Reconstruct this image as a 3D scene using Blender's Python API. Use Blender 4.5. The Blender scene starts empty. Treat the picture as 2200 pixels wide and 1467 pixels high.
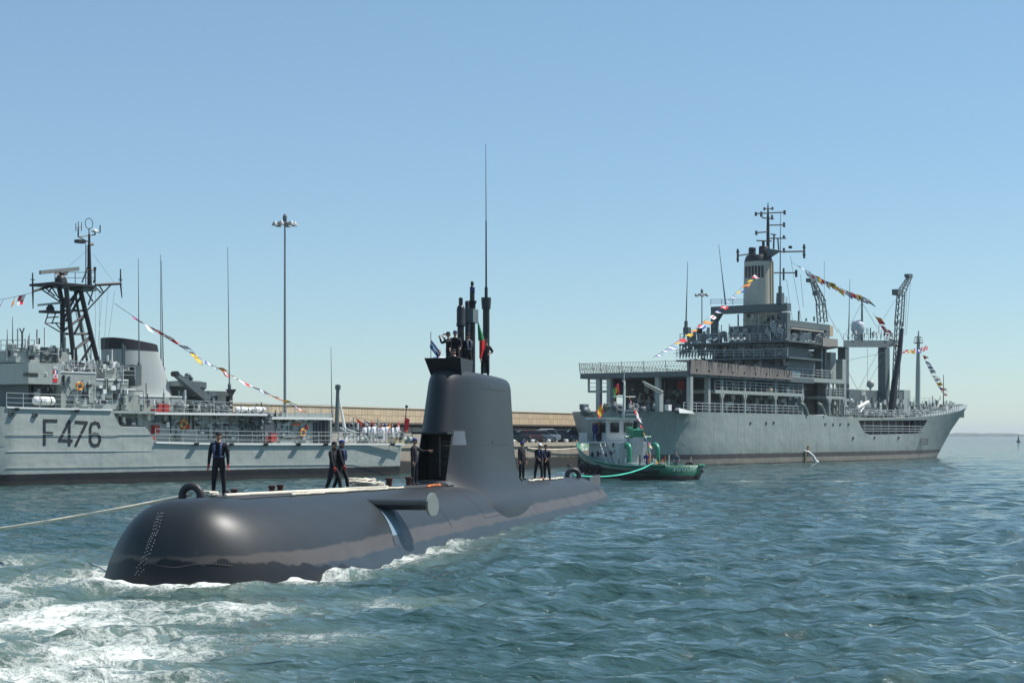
import bpy, bmesh, math, random
import numpy as np
from mathutils import Vector, Matrix
random.seed(7); np.random.seed(7)
R = math.radians
sc = bpy.context.scene
col = sc.collection

# ---------------------------------------------------------------- camera
FPX, CX, HY, ZC = 3600.0, 1100.0, 935.0, 3.65      # focal length in photo pixels, horizon row, eye height over the water
cam_d = bpy.data.cameras.new('camera'); cam = bpy.data.objects.new('camera', cam_d); col.objects.link(cam)
cam_d.sensor_width = 36.0; cam_d.lens = 36.0 * FPX / 2200.0
cam_d.shift_y = (HY - 733.5) / 2200.0
cam_d.clip_start = 0.5; cam_d.clip_end = 40000
cam.location = (0, 0, ZC); cam.rotation_euler = (R(90), 0, 0)
sc.camera = cam
# ---------------------------------------------------------------- sky and sun
SUN = Vector((0.53, 0.15, 0.83)).normalized()       # towards the sun
elev = math.asin(SUN.z); azim = math.atan2(SUN.x, SUN.y)
world = bpy.data.worlds.new('World'); sc.world = world; world.use_nodes = True
wn = world.node_tree.nodes; wl = world.node_tree.links
sky = wn.new('ShaderNodeTexSky'); sky.sky_type = 'NISHITA'; sky.sun_disc = False
sky.sun_elevation = elev; sky.sun_rotation = azim
sky.altitude = 0; sky.air_density = 1.0; sky.dust_density = 0.15; sky.ozone_density = 2.6
bg = wn['Background']; bg.inputs['Strength'].default_value = 0.10
wb = wn.new('ShaderNodeMix'); wb.data_type = 'RGBA'; wb.blend_type = 'MULTIPLY'; wb.inputs[0].default_value = 1.0; wb.inputs[7].default_value = (0.87, 0.97, 1.03, 1)   # the camera's cool white balance
hzm = wn.new('ShaderNodeMix'); hzm.data_type = 'RGBA'; hzm.inputs[0].default_value = 0.30; hzm.inputs[7].default_value = (2.8, 4.8, 6.1, 1)      # thin, even summer haze over the whole dome
wl.new(sky.outputs[0], wb.inputs[6]); wl.new(wb.outputs[2], hzm.inputs[6]); wl.new(hzm.outputs[2], bg.inputs[0])
sd = bpy.data.lights.new('sun', 'SUN'); sd.energy = 5.0; sd.angle = R(0.53); sd.color = (1, 0.96, 0.9)
so = bpy.data.objects.new('sun', sd); col.objects.link(so)
so.rotation_euler = SUN.to_track_quat('Z', 'Y').to_euler(); so.location = (60, -20, 120)
sc.view_settings.view_transform = 'Standard'; sc.view_settings.look = 'None'
sc.view_settings.exposure = 0.27; sc.view_settings.gamma = 1.0
sc.cycles.max_bounces = 6; sc.cycles.caustics_reflective = False; sc.cycles.caustics_refractive = False

# ---------------------------------------------------------------- materials
MATS = {}
def mat(name, c, rough=0.55, var=0.12, scale=1.5, metal=0.0, streak=0.0, bump=0.0, spec=0.5, streakcol=None, alpha=None):
    """painted / plain surface: colour varied by noise, optional vertical weather streaks"""
    if name in MATS: return MATS[name]
    m = bpy.data.materials.new(name); m.use_nodes = True; MATS[name] = m
    n = m.node_tree.nodes; l = m.node_tree.links; b = n['Principled BSDF']
    b.inputs['Roughness'].default_value = rough; b.inputs['Metallic'].default_value = metal
    b.inputs['Specular IOR Level'].default_value = spec
    tc = n.new('ShaderNodeTexCoord')
    no = n.new('ShaderNodeTexNoise'); no.inputs['Scale'].default_value = scale; no.inputs['Detail'].default_value = 6
    l.new(tc.outputs['Object'], no.inputs['Vector'])
    mx = n.new('ShaderNodeMix'); mx.data_type = 'RGBA'
    mx.inputs[6].default_value = (*[x * (1 - var) for x in c], 1); mx.inputs[7].default_value = (*[min(1, x * (1 + var)) for x in c], 1)
    l.new(no.outputs[0], mx.inputs[0]); out = mx.outputs[2]
    if streak > 0:
        mp = n.new('ShaderNodeMapping'); mp.inputs['Scale'].default_value = (1.6, 1.6, 0.12)
        l.new(tc.outputs['Object'], mp.inputs[0])
        n2 = n.new('ShaderNodeTexNoise'); n2.inputs['Scale'].default_value = 1.3; n2.inputs['Detail'].default_value = 7
        l.new(mp.outputs[0], n2.inputs['Vector'])
        rp = n.new('ShaderNodeMapRange'); rp.inputs[1].default_value = 0.5; rp.inputs[2].default_value = 0.75
        rp.inputs[3].default_value = 0; rp.inputs[4].default_value = streak
        l.new(n2.outputs[0], rp.inputs[0])
        m2 = n.new('ShaderNodeMix'); m2.data_type = 'RGBA'
        sc_ = streakcol or (c[0] * .55, c[1] * .5, c[2] * .42)
        m2.inputs[7].default_value = (*sc_, 1)
        l.new(rp.outputs[0], m2.inputs[0]); l.new(out, m2.inputs[6]); out = m2.outputs[2]
    l.new(out, b.inputs['Base Color'])
    if bump > 0:
        bp = n.new('ShaderNodeBump'); bp.inputs['Strength'].default_value = bump; bp.inputs['Distance'].default_value = 0.05
        l.new(no.outputs[0], bp.inputs['Height']); l.new(bp.outputs[0], b.inputs['Normal'])
    if alpha is not None: b.inputs['Alpha'].default_value = alpha
    return m
def zbands(m, bands, edge=0.04, wob=0.25):
    """paint schemes that change with height: bands = [(z_top, colour), ...] from the keel up, laid under the material's own colour"""
    n = m.node_tree.nodes; l = m.node_tree.links; b = n['Principled BSDF']
    src = b.inputs['Base Color'].links[0].from_socket
    tc = n.new('ShaderNodeTexCoord'); sx = n.new('ShaderNodeSeparateXYZ'); l.new(tc.outputs['Object'], sx.inputs[0])
    no = n.new('ShaderNodeTexNoise'); no.inputs['Scale'].default_value = 1.1; no.inputs['Detail'].default_value = 8
    l.new(tc.outputs['Object'], no.inputs['Vector'])
    ma = n.new('ShaderNodeMath'); ma.operation = 'MULTIPLY_ADD'; ma.inputs[1].default_value = wob; l.new(no.outputs[0], ma.inputs[0]); l.new(sx.outputs[2], ma.inputs[2])
    for z, c in reversed(bands):
        rg = n.new('ShaderNodeMapRange'); rg.inputs[1].default_value = z - edge + wob * .5; rg.inputs[2].default_value = z + edge + wob * .5
        rg.inputs[3].default_value = 1; rg.inputs[4].default_value = 0
        l.new(ma.outputs[0], rg.inputs[0])
        mx = n.new('ShaderNodeMix'); mx.data_type = 'RGBA'; l.new(rg.outputs[0], mx.inputs[0]); l.new(src, mx.inputs[6])
        vr = n.new('ShaderNodeMix'); vr.data_type = 'RGBA'; vr.inputs[6].default_value = (*[x * .75 for x in c], 1); vr.inputs[7].default_value = (*[x * 1.25 for x in c], 1)
        l.new(no.outputs[0], vr.inputs[0]); l.new(vr.outputs[2], mx.inputs[7]); src = mx.outputs[2]
    l.new(src, b.inputs['Base Color'])

def weather(m, dish=0.03, dscale=0.7, rust=0.5, rcol=(0.16, 0.085, 0.045)):
    """plates dished between their frames, and rust weeping down from fittings"""
    n = m.node_tree.nodes; l = m.node_tree.links; b = n['Principled BSDF']
    tc = n.new('ShaderNodeTexCoord'); t = n.new('ShaderNodeTexNoise'); t.inputs['Scale'].default_value = dscale; t.inputs['Detail'].default_value = 3; l.new(tc.outputs['Object'], t.inputs['Vector'])
    bp = n.new('ShaderNodeBump'); bp.inputs['Distance'].default_value = dish * 4; bp.inputs['Strength'].default_value = 0.7; l.new(t.outputs[0], bp.inputs['Height']); l.new(bp.outputs[0], b.inputs['Normal'])
    mp = n.new('ShaderNodeMapping'); mp.inputs['Scale'].default_value = (3.0, 3.0, 0.16); mp.inputs['Location'].default_value = (5, 2, 1); l.new(tc.outputs['Object'], mp.inputs[0])
    s = n.new('ShaderNodeTexNoise'); s.inputs['Scale'].default_value = 0.8; s.inputs['Detail'].default_value = 8; s.inputs['Roughness'].default_value = 0.65; l.new(mp.outputs[0], s.inputs['Vector'])
    r = n.new('ShaderNodeMapRange'); r.inputs[1].default_value = 0.60; r.inputs[2].default_value = 0.78; r.inputs[4].default_value = rust; l.new(s.outputs[0], r.inputs[0])
    mx = n.new('ShaderNodeMix'); mx.data_type = 'RGBA'; mx.inputs[7].default_value = (*rcol, 1); src = b.inputs['Base Color'].links[0].from_socket
    l.new(r.outputs[0], mx.inputs[0]); l.new(src, mx.inputs[6]); l.new(mx.outputs[2], b.inputs['Base Color'])

# ---------------------------------------------------------------- mesh collecting
class MB:
    def __init__(s): s.v = []; s.f = []; s.m = []
    def add(s, vs, fs, mi=0):
        o = len(s.v); s.v += [tuple(p) for p in vs]; s.f += [tuple(i + o for i in f) for f in fs]; s.m += [mi] * len(fs); return s
    def hexa(s, p, mi=0):   # 8 points: bottom ring 0-3, top ring 4-7
        return s.add(p, [(3, 2, 1, 0), (4, 5, 6, 7), (0, 1, 5, 4), (1, 2, 6, 5), (2, 3, 7, 6), (3, 0, 4, 7)], mi)
    def box(s, x0, y0, z0, x1, y1, z1, mi=0):
        x0, x1 = sorted((x0, x1)); y0, y1 = sorted((y0, y1)); z0, z1 = sorted((z0, z1))
        return s.hexa([(x0, y0, z0), (x1, y0, z0), (x1, y1, z0), (x0, y1, z0), (x0, y0, z1), (x1, y0, z1), (x1, y1, z1), (x0, y1, z1)], mi)
    def tube(s, p, q, r, r2=None, n=6, mi=0, cap=True):
        p = Vector(p); q = Vector(q); r2 = r if r2 is None else r2
        d = (q - p); 
        if d.length < 1e-6: return s
        d.normalize(); a = d.orthogonal().normalized(); b = d.cross(a)
        vs = [p + (a * math.cos(2 * math.pi * i / n) + b * math.sin(2 * math.pi * i / n)) * r for i in range(n)] + \
             [q + (a * math.cos(2 * math.pi * i / n) + b * math.sin(2 * math.pi * i / n)) * r2 for i in range(n)]
        fs = [(i, (i + 1) % n, n + (i + 1) % n, n + i) for i in range(n)]
        if cap: fs += [tuple(range(n - 1, -1, -1)), tuple(range(n, 2 * n))]
        return s.add(vs, fs, mi)
    def path(s, pts, r, n=6, mi=0):
        pts = [Vector(p) for p in pts]; rs = r if isinstance(r, (list, tuple)) else [r] * len(pts)
        o = len(s.v); up = None
        for i, p in enumerate(pts):
            d = (pts[min(i + 1, len(pts) - 1)] - pts[max(i - 1, 0)]).normalized()
            a = d.orthogonal().normalized() if up is None else (up - d * up.dot(d)).normalized()
            up = a; b = d.cross(a)
            for k in range(n):
                s.v.append(tuple(p + (a * math.cos(2 * math.pi * k / n) + b * math.sin(2 * math.pi * k / n)) * rs[i]))
        for i in range(len(pts) - 1):
            for k in range(n):
                s.f.append((o + i * n + k, o + i * n + (k + 1) % n, o + (i + 1) * n + (k + 1) % n, o + (i + 1) * n + k)); s.m.append(mi)
        e = o + (len(pts) - 1) * n
        s.f += [tuple(o + k for k in range(n - 1, -1, -1)), tuple(e + k for k in range(n))]; s.m += [mi, mi]
        return s
    def lathe(s, c, prof, n=14, axis='Z', mi=0):   # prof = [(radius, height)], around an axis through c
        c = Vector(c); o = len(s.v)
        for r, h in prof:
            for k in range(n):
                a = 2 * math.pi * k / n; x, y = r * math.cos(a), r * math.sin(a)
                q = {'Z': (x, y, h), 'X': (h, x, y), 'Y': (y, h, x)}[axis]
                s.v.append(tuple(c + Vector(q)))
        for i in range(len(prof) - 1):
            for k in range(n):
                s.f.append((o + i * n + k, o + i * n + (k + 1) % n, o + (i + 1) * n + (k + 1) % n, o + (i + 1) * n + k)); s.m.append(mi)
        e = o + (len(prof) - 1) * n
        s.f += [tuple(o + k for k in range(n - 1, -1, -1)), tuple(e + k for k in range(n))]; s.m += [mi, mi]
        return s
    def torus(s, c, R_, r, axis='Z', n=20, k=8, a0=0, a1=2 * math.pi, mi=0, mi2=None):
        c = Vector(c); full = abs(a1 - a0 - 2 * math.pi) < 1e-6; N = n if full else n + 1; o = len(s.v)
        for i in range(N):
            a = a0 + (a1 - a0) * i / n
            for j in range(k):
                b = 2 * math.pi * j / k; rr = R_ + r * math.cos(b); x, y, z = rr * math.cos(a), rr * math.sin(a), r * math.sin(b)
                q = {'Z': (x, y, z), 'Y': (x, z, y), 'X': (z, x, y)}[axis]; s.v.append(tuple(c + Vector(q)))
        for i in range(n):
            for j in range(k):
                i2 = (i + 1) % N
                s.f.append((o + i * k + j, o + i2 * k + j, o + i2 * k + (j + 1) % k, o + i * k + (j + 1) % k))
                s.m.append(mi2 if (mi2 is not None and (i * 8 // n) % 2) else mi)
        return s
    def ell(s, c, rx, ry, rz, n=12, k=8, mi=0):
        c = Vector(c); o = len(s.v)
        for i in range(1, k):
            t = math.pi * i / k
            for j in range(n):
                a = 2 * math.pi * j / n
                s.v.append((c.x + rx * math.sin(t) * math.cos(a), c.y + ry * math.sin(t) * math.sin(a), c.z + rz * math.cos(t)))
        s.v += [(c.x, c.y, c.z + rz), (c.x, c.y, c.z - rz)]; T = len(s.v) - 2
        for i in range(k - 2):
            for j in range(n):
                s.f.append((o + i * n + j, o + (i + 1) * n + j, o + (i + 1) * n + (j + 1) % n, o + i * n + (j + 1) % n)); s.m.append(mi)
        for j in range(n):
            s.f.append((T, o + j, o + (j + 1) % n)); s.f.append((T + 1, o + (k - 2) * n + (j + 1) % n, o + (k - 2) * n + j)); s.m += [mi, mi]
        return s
    def prism(s, poly, y0, y1, mi=0):     # polygon in x,z extruded along y
        n = len(poly); vs = [(x, y0, z) for x, z in poly] + [(x, y1, z) for x, z in poly]
        return s.add(vs, [tuple(range(n)), tuple(range(2 * n - 1, n - 1, -1))] + [(i, n + i, n + (i + 1) % n, (i + 1) % n) for i in range(n)], mi)
    def mesh(s, name, mats, smooth=False):
        me = bpy.data.meshes.new(name); me.from_pydata(s.v, [], s.f)
        for m in (mats if isinstance(mats, (list, tuple)) else [mats]): me.materials.append(m)
        me.polygons.foreach_set('material_index', s.m)
        bm = bmesh.new(); bm.from_mesh(me); bmesh.ops.recalc_face_normals(bm, faces=bm.faces); bm.to_mesh(me); bm.free()
        if smooth:
            me.polygons.foreach_set('use_smooth', [True] * len(me.polygons))
            try: me.set_sharp_from_angle(angle=R(smooth if smooth > 1 else 40))
            except Exception: pass
        me.update(); return me
    def build(s, name, mats, parent=None, smooth=False, stuff=False):
        o = bpy.data.objects.new(name, s.mesh(name, mats, smooth)); col.objects.link(o)
        if parent: o.parent = parent
        if stuff: o['kind'] = 'stuff'
        return o
def tag(o, label=None, cat=None, group=None, kind=None):
    for k, v in (('label', label), ('category', cat), ('group', group), ('kind', kind)):
        if v: o[k] = v
    return o
def empty(name, loc=(0, 0, 0), rz=0, label=None, cat=None, group=None):
    o = bpy.data.objects.new(name, None); col.objects.link(o); o.location = loc; o.rotation_euler = (0, 0, rz)
    o.empty_display_size = 0.3
    return tag(o, label, cat, group)
def copy_tree(o, parent=None):
    c = o.copy(); col.objects.link(c); c.parent = parent
    for ch in o.children: copy_tree(ch, c)
    return c
def boolean(o, cutter_mb):
    c = cutter_mb.build('cutter', [])
    c.parent = o.parent
    md = o.modifiers.new('cut', 'BOOLEAN'); md.operation = 'DIFFERENCE'; md.object = c; md.solver = 'EXACT'
    bpy.context.view_layer.update()
    dg = bpy.context.evaluated_depsgraph_get()
    me = bpy.data.meshes.new_from_object(o.evaluated_get(dg)); o.modifiers.clear(); o.data = me
    bpy.data.objects.remove(c)

class Frame:
    """a ship's own frame: x along the hull (left to right in the photo), v = outboard towards the viewer (local y = -v), z up from the water"""
    def __init__(s, name, O, t, label, cat):
        s.O = Vector(O); s.t = Vector(t).normalized(); s.n = Vector((s.t.y, -s.t.x))
        s.rz = math.atan2(s.t.y, s.t.x)
        s.root = empty(name, (O[0], O[1], 0), s.rz, label, cat)
    def u(s, px, v=0):
        k = (px - CX) / FPX; P = s.O + s.n * v
        return (k * P.y - P.x) / (s.t.x - k * s.t.y)
    def Y(s, u, v=0): return s.O.y + u * s.t.y + v * s.n.y
    def z(s, py, px, v=0): return ZC + (HY - py) * s.Y(s.u(px, v), v) / FPX
    def L(s, px, py, v=0): return Vector((s.u(px, v), -v, s.z(py, px, v)))
    def w(s, u, v, z): p = s.O + s.t * u + s.n * v; return Vector((p.x, p.y, z))
    def W(s, px, py, v=0): return s.w(s.u(px, v), v, s.z(py, px, v))
    def box(s, mb, px0, py0, px1, py1, v0, v1, ref=None, mi=0):
        ref = ref if ref is not None else (px0 + px1) / 2
        return mb.box(s.u(px0, v1), -v1, s.z(py1, ref, v1), s.u(px1, v1), -v0, s.z(py0, ref, v1), mi)
    def bx(s, name, m, px0, py0, px1, py1, v0, v1, parent=None, ref=None):
        mb = MB(); s.box(mb, px0, py0, px1, py1, v0, v1, ref); return mb.build(name, m, parent or s.root)
    def v(s, px, u):                            # athwart place at station u that shows at column px
        k = (px - CX) / FPX; P = s.O + s.t * u; return (k * P.y - P.x) / (s.n.x - k * s.n.y)
    def Lu(s, px, py, u): v = s.v(px, u); return Vector((u, -v, ZC + (HY - py) * s.Y(u, v) / FPX))
    def ubx(s, name, m, px0, py0, px1, py1, u0, u1, parent=None):
        """a block whose face across the ship, at station u0, fills the given columns and rows"""
        a = s.Lu(px0, (py0 + py1) / 2, u0); b = s.Lu(px1, (py0 + py1) / 2, u0); c = (px0 + px1) / 2
        mb = MB(); mb.box(u0, a.y, s.Lu(c, py1, u0).z, u1, b.y, s.Lu(c, py0, u0).z); return mb.build(name, m, parent or s.root)
    def bar(s, mb, a, b, r, r2=None, n=6):     # a, b = (px, py, v)
        return mb.tube(s.L(*a), s.L(*b), r, r2, n)
    def rail(s, pts, parent=None, h=1.0, wires=3, step=1.5, r=0.028, m=None, name='railing'):
        """guard railing along local points"""
        mb = MB(); pts = [Vector(p) for p in pts]
        for a, b in zip(pts[:-1], pts[1:]):
            L = (b - a).length; n = max(1, round(L / step))
            for i in range(n + 1):
                p = a.lerp(b, i / n); mb.tube(p, p + Vector((0, 0, h)), r, n=4)
            for k in range(wires):
                z = Vector((0, 0, h * (k + 1) / wires)); mb.tube(a + z, b + z, r * (.9 if k < wires - 1 else 1.1), n=4)
        return mb.build(name, m or MATS['rail'], parent or s.root, stuff=True)
# ---------------------------------------------------------------- palette
GREY = (0.31, 0.345, 0.325)
mat('rail', (0.36, 0.39, 0.39), 0.5); mat('ship_grey', GREY, 0.5, 0.08, 0.6, streak=0.22); mat('ship_dark', (0.10, 0.128, 0.132), 0.55, 0.15, 1, streak=0.25)
mat('white_edge', (0.72, 0.73, 0.70), 0.5, 0.06); mat('black', (0.012, 0.013, 0.016), 0.45, 0.3); mat('mast_black', (0.016, 0.018, 0.02), 0.5, 0.3)
mat('deck_grey', (0.13, 0.15, 0.15), 0.75, 0.2); mat('glass_dark', (0.012, 0.016, 0.02), 0.12, 0.2); mat('canister', (0.78, 0.78, 0.74), 0.45, 0.06)
mat('red_kit', (0.36, 0.035, 0.03), 0.5); mat('orange', (0.75, 0.16, 0.03), 0.5); mat('yellow', (0.72, 0.45, 0.05), 0.55)
mat('steel', (0.25, 0.26, 0.26), 0.4, metal=0.6); mat('rubber', (0.018, 0.017, 0.018), 0.75, 0.3, 6, bump=0.3); mat('brown_iron', (0.10, 0.035, 0.025), 0.6, 0.3, 6)
mat('rope_white', (0.68, 0.62, 0.5), 0.9, 0.15, 9, bump=0.4); mat('rope_green', (0.06, 0.55, 0.40), 0.7, 0.15, 5); mat('rope_dark', (0.06, 0.055, 0.05), 0.9); mat('rope_orange', (0.75, 0.2, 0.05), 0.8)
mat('net', (0.30, 0.28, 0.25), 0.95, 0.3, 3); mat('green_hull', (0.008, 0.115, 0.062), 0.42, 0.2, 1.2, streak=0.25); mat('green_trim', (0.022, 0.21, 0.12), 0.4, 0.1)
mat('white_paint', (0.74, 0.75, 0.74), 0.45, 0.06, 1, streak=0.2); mat('wood', (0.30, 0.22, 0.14), 0.7, 0.3, 4)

for _k in ('ship_grey', 'ship_dark', 'white_paint'): weather(MATS[_k], .02, 1.1, .35)
weather(MATS['green_trim'], .02, 2, .5, (.10, .08, .05)); weather(MATS['green_hull'], .03, 1.0, .55, (.07, .05, .03))
# ---------------------------------------------------------------- water
SUB_O = Vector((-8.90, 39.3)); SUB_T = Vector((0.226, 0.974)).normalized(); SUB_N = Vector((SUB_T.y, -SUB_T.x))
SUB_W = 3.0
S_BOW = 1.416
def sub_w(s):
    x = s - S_BOW
    if x <= 0 or s >= 62: return 0.0
    f = 1.0
    if x < 6.759: f = (1 - (1 - x / 6.759) ** 2.448) ** (1 / 2.448)
    if s > 40: f *= max(0.0, 1 - ((s - 40) / 22) ** 2.4) ** 0.5
    return float(np.interp(s, [8, 18, 40], [3.468, 3.0, 2.85])) * f
def fbm(X, Y, scale, octs=4, seed=0):
    rs = np.random.RandomState(seed); out = np.zeros_like(X); a = 1.0; f = 1.0 / scale
    for o in range(octs):
        tab = rs.rand(256, 256); x = X * f + 37.7 * o; y = Y * f + 11.3 * o
        xi = np.floor(x).astype(int); yi = np.floor(y).astype(int); fx = x - xi; fy = y - yi
        fx = fx * fx * (3 - 2 * fx); fy = fy * fy * (3 - 2 * fy)
        g = lambda i, j: tab[i % 256, j % 256]
        out += a * ((g(xi, yi) * (1 - fx) + g(xi + 1, yi) * fx) * (1 - fy) + (g(xi, yi + 1) * (1 - fx) + g(xi + 1, yi + 1) * fx) * fy - 0.5)
        a *= 0.5; f *= 2.03
    return out
def wave_height(X, Y, spacing):
    rs = np.random.RandomState(3); Z = np.zeros_like(X)
    for i in range(90):
        lam = 0.45 * (6.0 / 0.45) ** (rs.rand() ** 1.45); th = R(-68) + rs.normal(0, 0.6); ph = rs.rand() * 6.28
        k = 2 * math.pi / lam; amp = 0.0112 * lam ** 0.42
        w = np.clip((lam / spacing - 2.5) / 3.0, 0, 1)
        c = np.sin(k * (X * math.cos(th) + Y * math.sin(th)) + ph)
        Z += amp * w * (c + 0.28 * np.cos(2 * np.arcsin(np.clip(c, -1, 1))))
    return Z * (0.75 + 0.5 * fbm(X, Y, 14, 2, 5) + 0.0)
def water_foam(X, Y):
    dx = X - SUB_O.x; dy = Y - SUB_O.y; s = dx * SUB_T.x + dy * SUB_T.y; p = dx * SUB_N.x + dy * SUB_N.y
    w = 0.88 * np.interp(s, np.linspace(-0.01, 62.01, 120), [sub_w(a) for a in np.linspace(-0.01, 62.01, 120)])
    d = np.where(s < 1.9, np.hypot(s - 1.9, p) , np.abs(p) - w)        # distance outside the hull
    d = np.maximum(d, 0)
    along = np.clip(1.08 - s / 46.0, 0, 1); reach = 1.1 + 1.4 * np.clip(s / 14, 0, 1) * np.clip(1.5 - s / 26, 0.15, 1)
    f = 0.98 * along * np.exp(-(d / reach) ** 1.3) * np.where(s > -3, 1, np.exp((s + 3)))
    bowd = np.hypot((s - 3.4) / 1.0, p / 1.15)
    f = np.maximum(f, 1.06 * np.exp(-(np.maximum(bowd - 2.3, 0) / 1.5) ** 1.2))
    # churned water drifting off the bow, towards the lower left
    for cx, cy, rx, ry, a in ((-9.4, 33.0, 4.4, 5.4, .92), (-6.8, 28.5, 3.0, 4.6, .86), (-12.5, 39.5, 2.8, 5.4, .78), (-6.6, 35.0, 3.6, 2.8, .80), (-7.2, 25.0, 3.8, 3.4, .88), (-12, 30, 4.5, 8, .90), (-14.5, 47, 3.2, 6, .62), (-4.0, 30.2, 2.2, 2.6, .70), (-2.6, 36.5, 2.4, 2.4, .55)):
        f = np.maximum(f, a * np.exp(-(((X - cx) / rx) ** 2 + ((Y - cy) / ry) ** 2)))
    # tug's stern wash and a thin line of its old wake
    f = np.maximum(f, 0.72 * np.exp(-(((X - 20.0) / 4.6) ** 2 + ((Y - 133) / 2.2) ** 2)))
    f = np.maximum(f, 0.62 * np.exp(-(((X - 27.0) / 5.0) ** 2 + ((Y - 133) / 2.4) ** 2)))
    f = np.maximum(f, 0.40 * np.exp(-(((X - 9.0) / 3) ** 2 + ((Y - 100) / 4) ** 2)))
    lump = np.exp(-(d / 0.9) ** 2) * along * np.clip((s + 2) / 2, 0, 1) + 0.9 * np.exp(-(np.maximum(bowd - 2.0, 0) / 0.7) ** 2)
    lump *= np.clip(1.25 - s / 30, 0.05, 1)
    return f, lump, s, p
def build_water():
    ys = [12.0]
    while ys[-1] < 700: ys.append(ys[-1] * 1.0046)
    ys = np.array(ys); nc = 860
    th = np.tan(np.linspace(R(-27), R(27), nc))
    Yg, Tg = np.meshgrid(ys, th, indexing='ij'); Xg = Yg * Tg
    sp = np.maximum(Yg * 0.0046, Yg * (R(54) / nc))
    Z = wave_height(Xg, Yg, sp)
    f, lump, s, p = water_foam(Xg, Yg)
    n1 = fbm(Xg, Yg, 0.9, 4, 11); n2 = fbm(Xg, Yg, 2.2, 4, 12)
    Z = Z + lump * (-0.07 + 0.20 * n1) + np.clip(f, 0, 1) * 0.08 * n2
    nr = len(ys)
    V = np.stack([Xg, Yg, Z], -1).reshape(-1, 3)
    i = np.arange(nr - 1)[:, None] * nc + np.arange(nc - 1)[None, :]
    Fq = np.stack([i, i + 1, i + nc + 1, i + nc], -1).reshape(-1, 4)
    me = bpy.data.meshes.new('water')
    # the flat sheet beyond and beside, down to the horizon
    fa = ys[-1]; fx0, fx1 = fa * th[0], fa * th[-1]
    ext = np.array([(fx0, fa, 0), (fx1, fa, 0), (8000, 7000, 0), (-8000, 7000, 0), (ys[0] * th[0], ys[0], 0), (-8000, ys[0], 0), (ys[0] * th[-1], ys[0], 0), (8000, ys[0], 0), (-8000, -400, 0), (8000, -400, 0)], float)
    b = len(V); V = np.vstack([V, ext])
    me.vertices.add(len(V)); me.vertices.foreach_set('co', V.ravel())
    extra = [(b, b + 1, b + 2, b + 3), (b + 5, b + 4, b, b + 3), (b + 6, b + 7, b + 2, b + 1), (b + 8, b + 9, b + 7, b + 5)]
    FF = np.vstack([Fq, np.array(extra)])
    me.loops.add(FF.size); me.loops.foreach_set('vertex_index', FF.ravel().astype(np.int32))
    me.polygons.add(len(FF)); me.polygons.foreach_set('loop_start', np.arange(0, FF.size, 4, dtype=np.int32))
    me.polygons.foreach_set('use_smooth', np.ones(len(FF), bool))
    at = me.attributes.new('foam', 'FLOAT', 'POINT'); fo = np.zeros(len(V)); fo[:b] = f.ravel(); at.data.foreach_set('value', fo.astype(np.float32))
    me.update(calc_edges=True); me.validate()
    o = bpy.data.objects.new('water', me); col.objects.link(o); tag(o, kind='structure')
    m = bpy.data.materials.new('water'); m.use_nodes = True; me.materials.append(m)
    n = m.node_tree.nodes; l = m.node_tree.links; bs = n['Principled BSDF']
    tc = n.new('ShaderNodeTexCoord')
    big = n.new('ShaderNodeTexNoise'); big.inputs['Scale'].default_value = 0.045; big.inputs['Detail'].default_value = 4; l.new(tc.outputs['Object'], big.inputs['Vector'])
    body = n.new('ShaderNodeMix'); body.data_type = 'RGBA'; body.inputs[6].default_value = (0.023, 0.058, 0.062, 1); body.inputs[7].default_value = (0.032, 0.070, 0.064, 1)
    l.new(big.outputs[0], body.inputs[0])
    att = n.new('ShaderNodeAttribute'); att.attribute_name = 'foam'
    # churned water carries air: paler green
    aer = n.new('ShaderNodeMix'); aer.data_type = 'RGBA'; aer.inputs[7].default_value = (0.20, 0.27, 0.22, 1)
    ar = n.new('ShaderNodeMapRange'); ar.inputs[1].default_value = 0.15; ar.inputs[2].default_value = 1.1; ar.inputs[4].default_value = 0.85; l.new(att.outputs['Fac'], ar.inputs[0])
    l.new(ar.outputs[0], aer.inputs[0]); l.new(body.outputs[2], aer.inputs[6])
    # foam strings: ridged, warped noise thresholded by how much foam the place has
    def ridged(scale, dist, det, w):
        t = n.new('ShaderNodeTexNoise'); t.inputs['Scale'].default_value = scale; t.inputs['Detail'].default_value = det; t.inputs['Distortion'].default_value = dist; t.inputs['Roughness'].default_value = 0.62
        mp = n.new('ShaderNodeMapping'); mp.inputs['Location'].default_value = (w, w, 0); mp.inputs['Scale'].default_value = (1, 0.72, 1); l.new(tc.outputs['Object'], mp.inputs[0]); l.new(mp.outputs[0], t.inputs['Vector'])
        a = n.new('ShaderNodeMath'); a.operation = 'SUBTRACT'; a.inputs[1].default_value = 0.5; l.new(t.outputs[0], a.inputs[0])
        b_ = n.new('ShaderNodeMath'); b_.operation = 'ABSOLUTE'; l.new(a.outputs[0], b_.inputs[0])
        c = n.new('ShaderNodeMath'); c.operation = 'MULTIPLY_ADD'; c.inputs[1].default_value = -5.0; c.inputs[2].default_value = 1.0; l.new(b_.outputs[0], c.inputs[0])
        return c.outputs[0]
    r1 = ridged(1.9, 0.9, 12, 3.1); r2 = ridged(8.0, 0.6, 8, 9.7)
    pat = n.new('ShaderNodeTexNoise'); pat.inputs['Scale'].default_value = 0.8; pat.inputs['Detail'].default_value = 8; l.new(tc.outputs['Object'], pat.inputs['Vector'])
    s1 = n.new('ShaderNodeMath'); s1.operation = 'MULTIPLY_ADD'; s1.inputs[1].default_value = 0.55; l.new(r1, s1.inputs[0])
    s0 = n.new('ShaderNodeMath'); s0.operation = 'MULTIPLY_ADD'; s0.inputs[1].default_value = 0.35; l.new(r2, s0.inputs[0]); l.new(pat.outputs[0], s0.inputs[2]); l.new(s0.outputs[0], s1.inputs[2])
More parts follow.
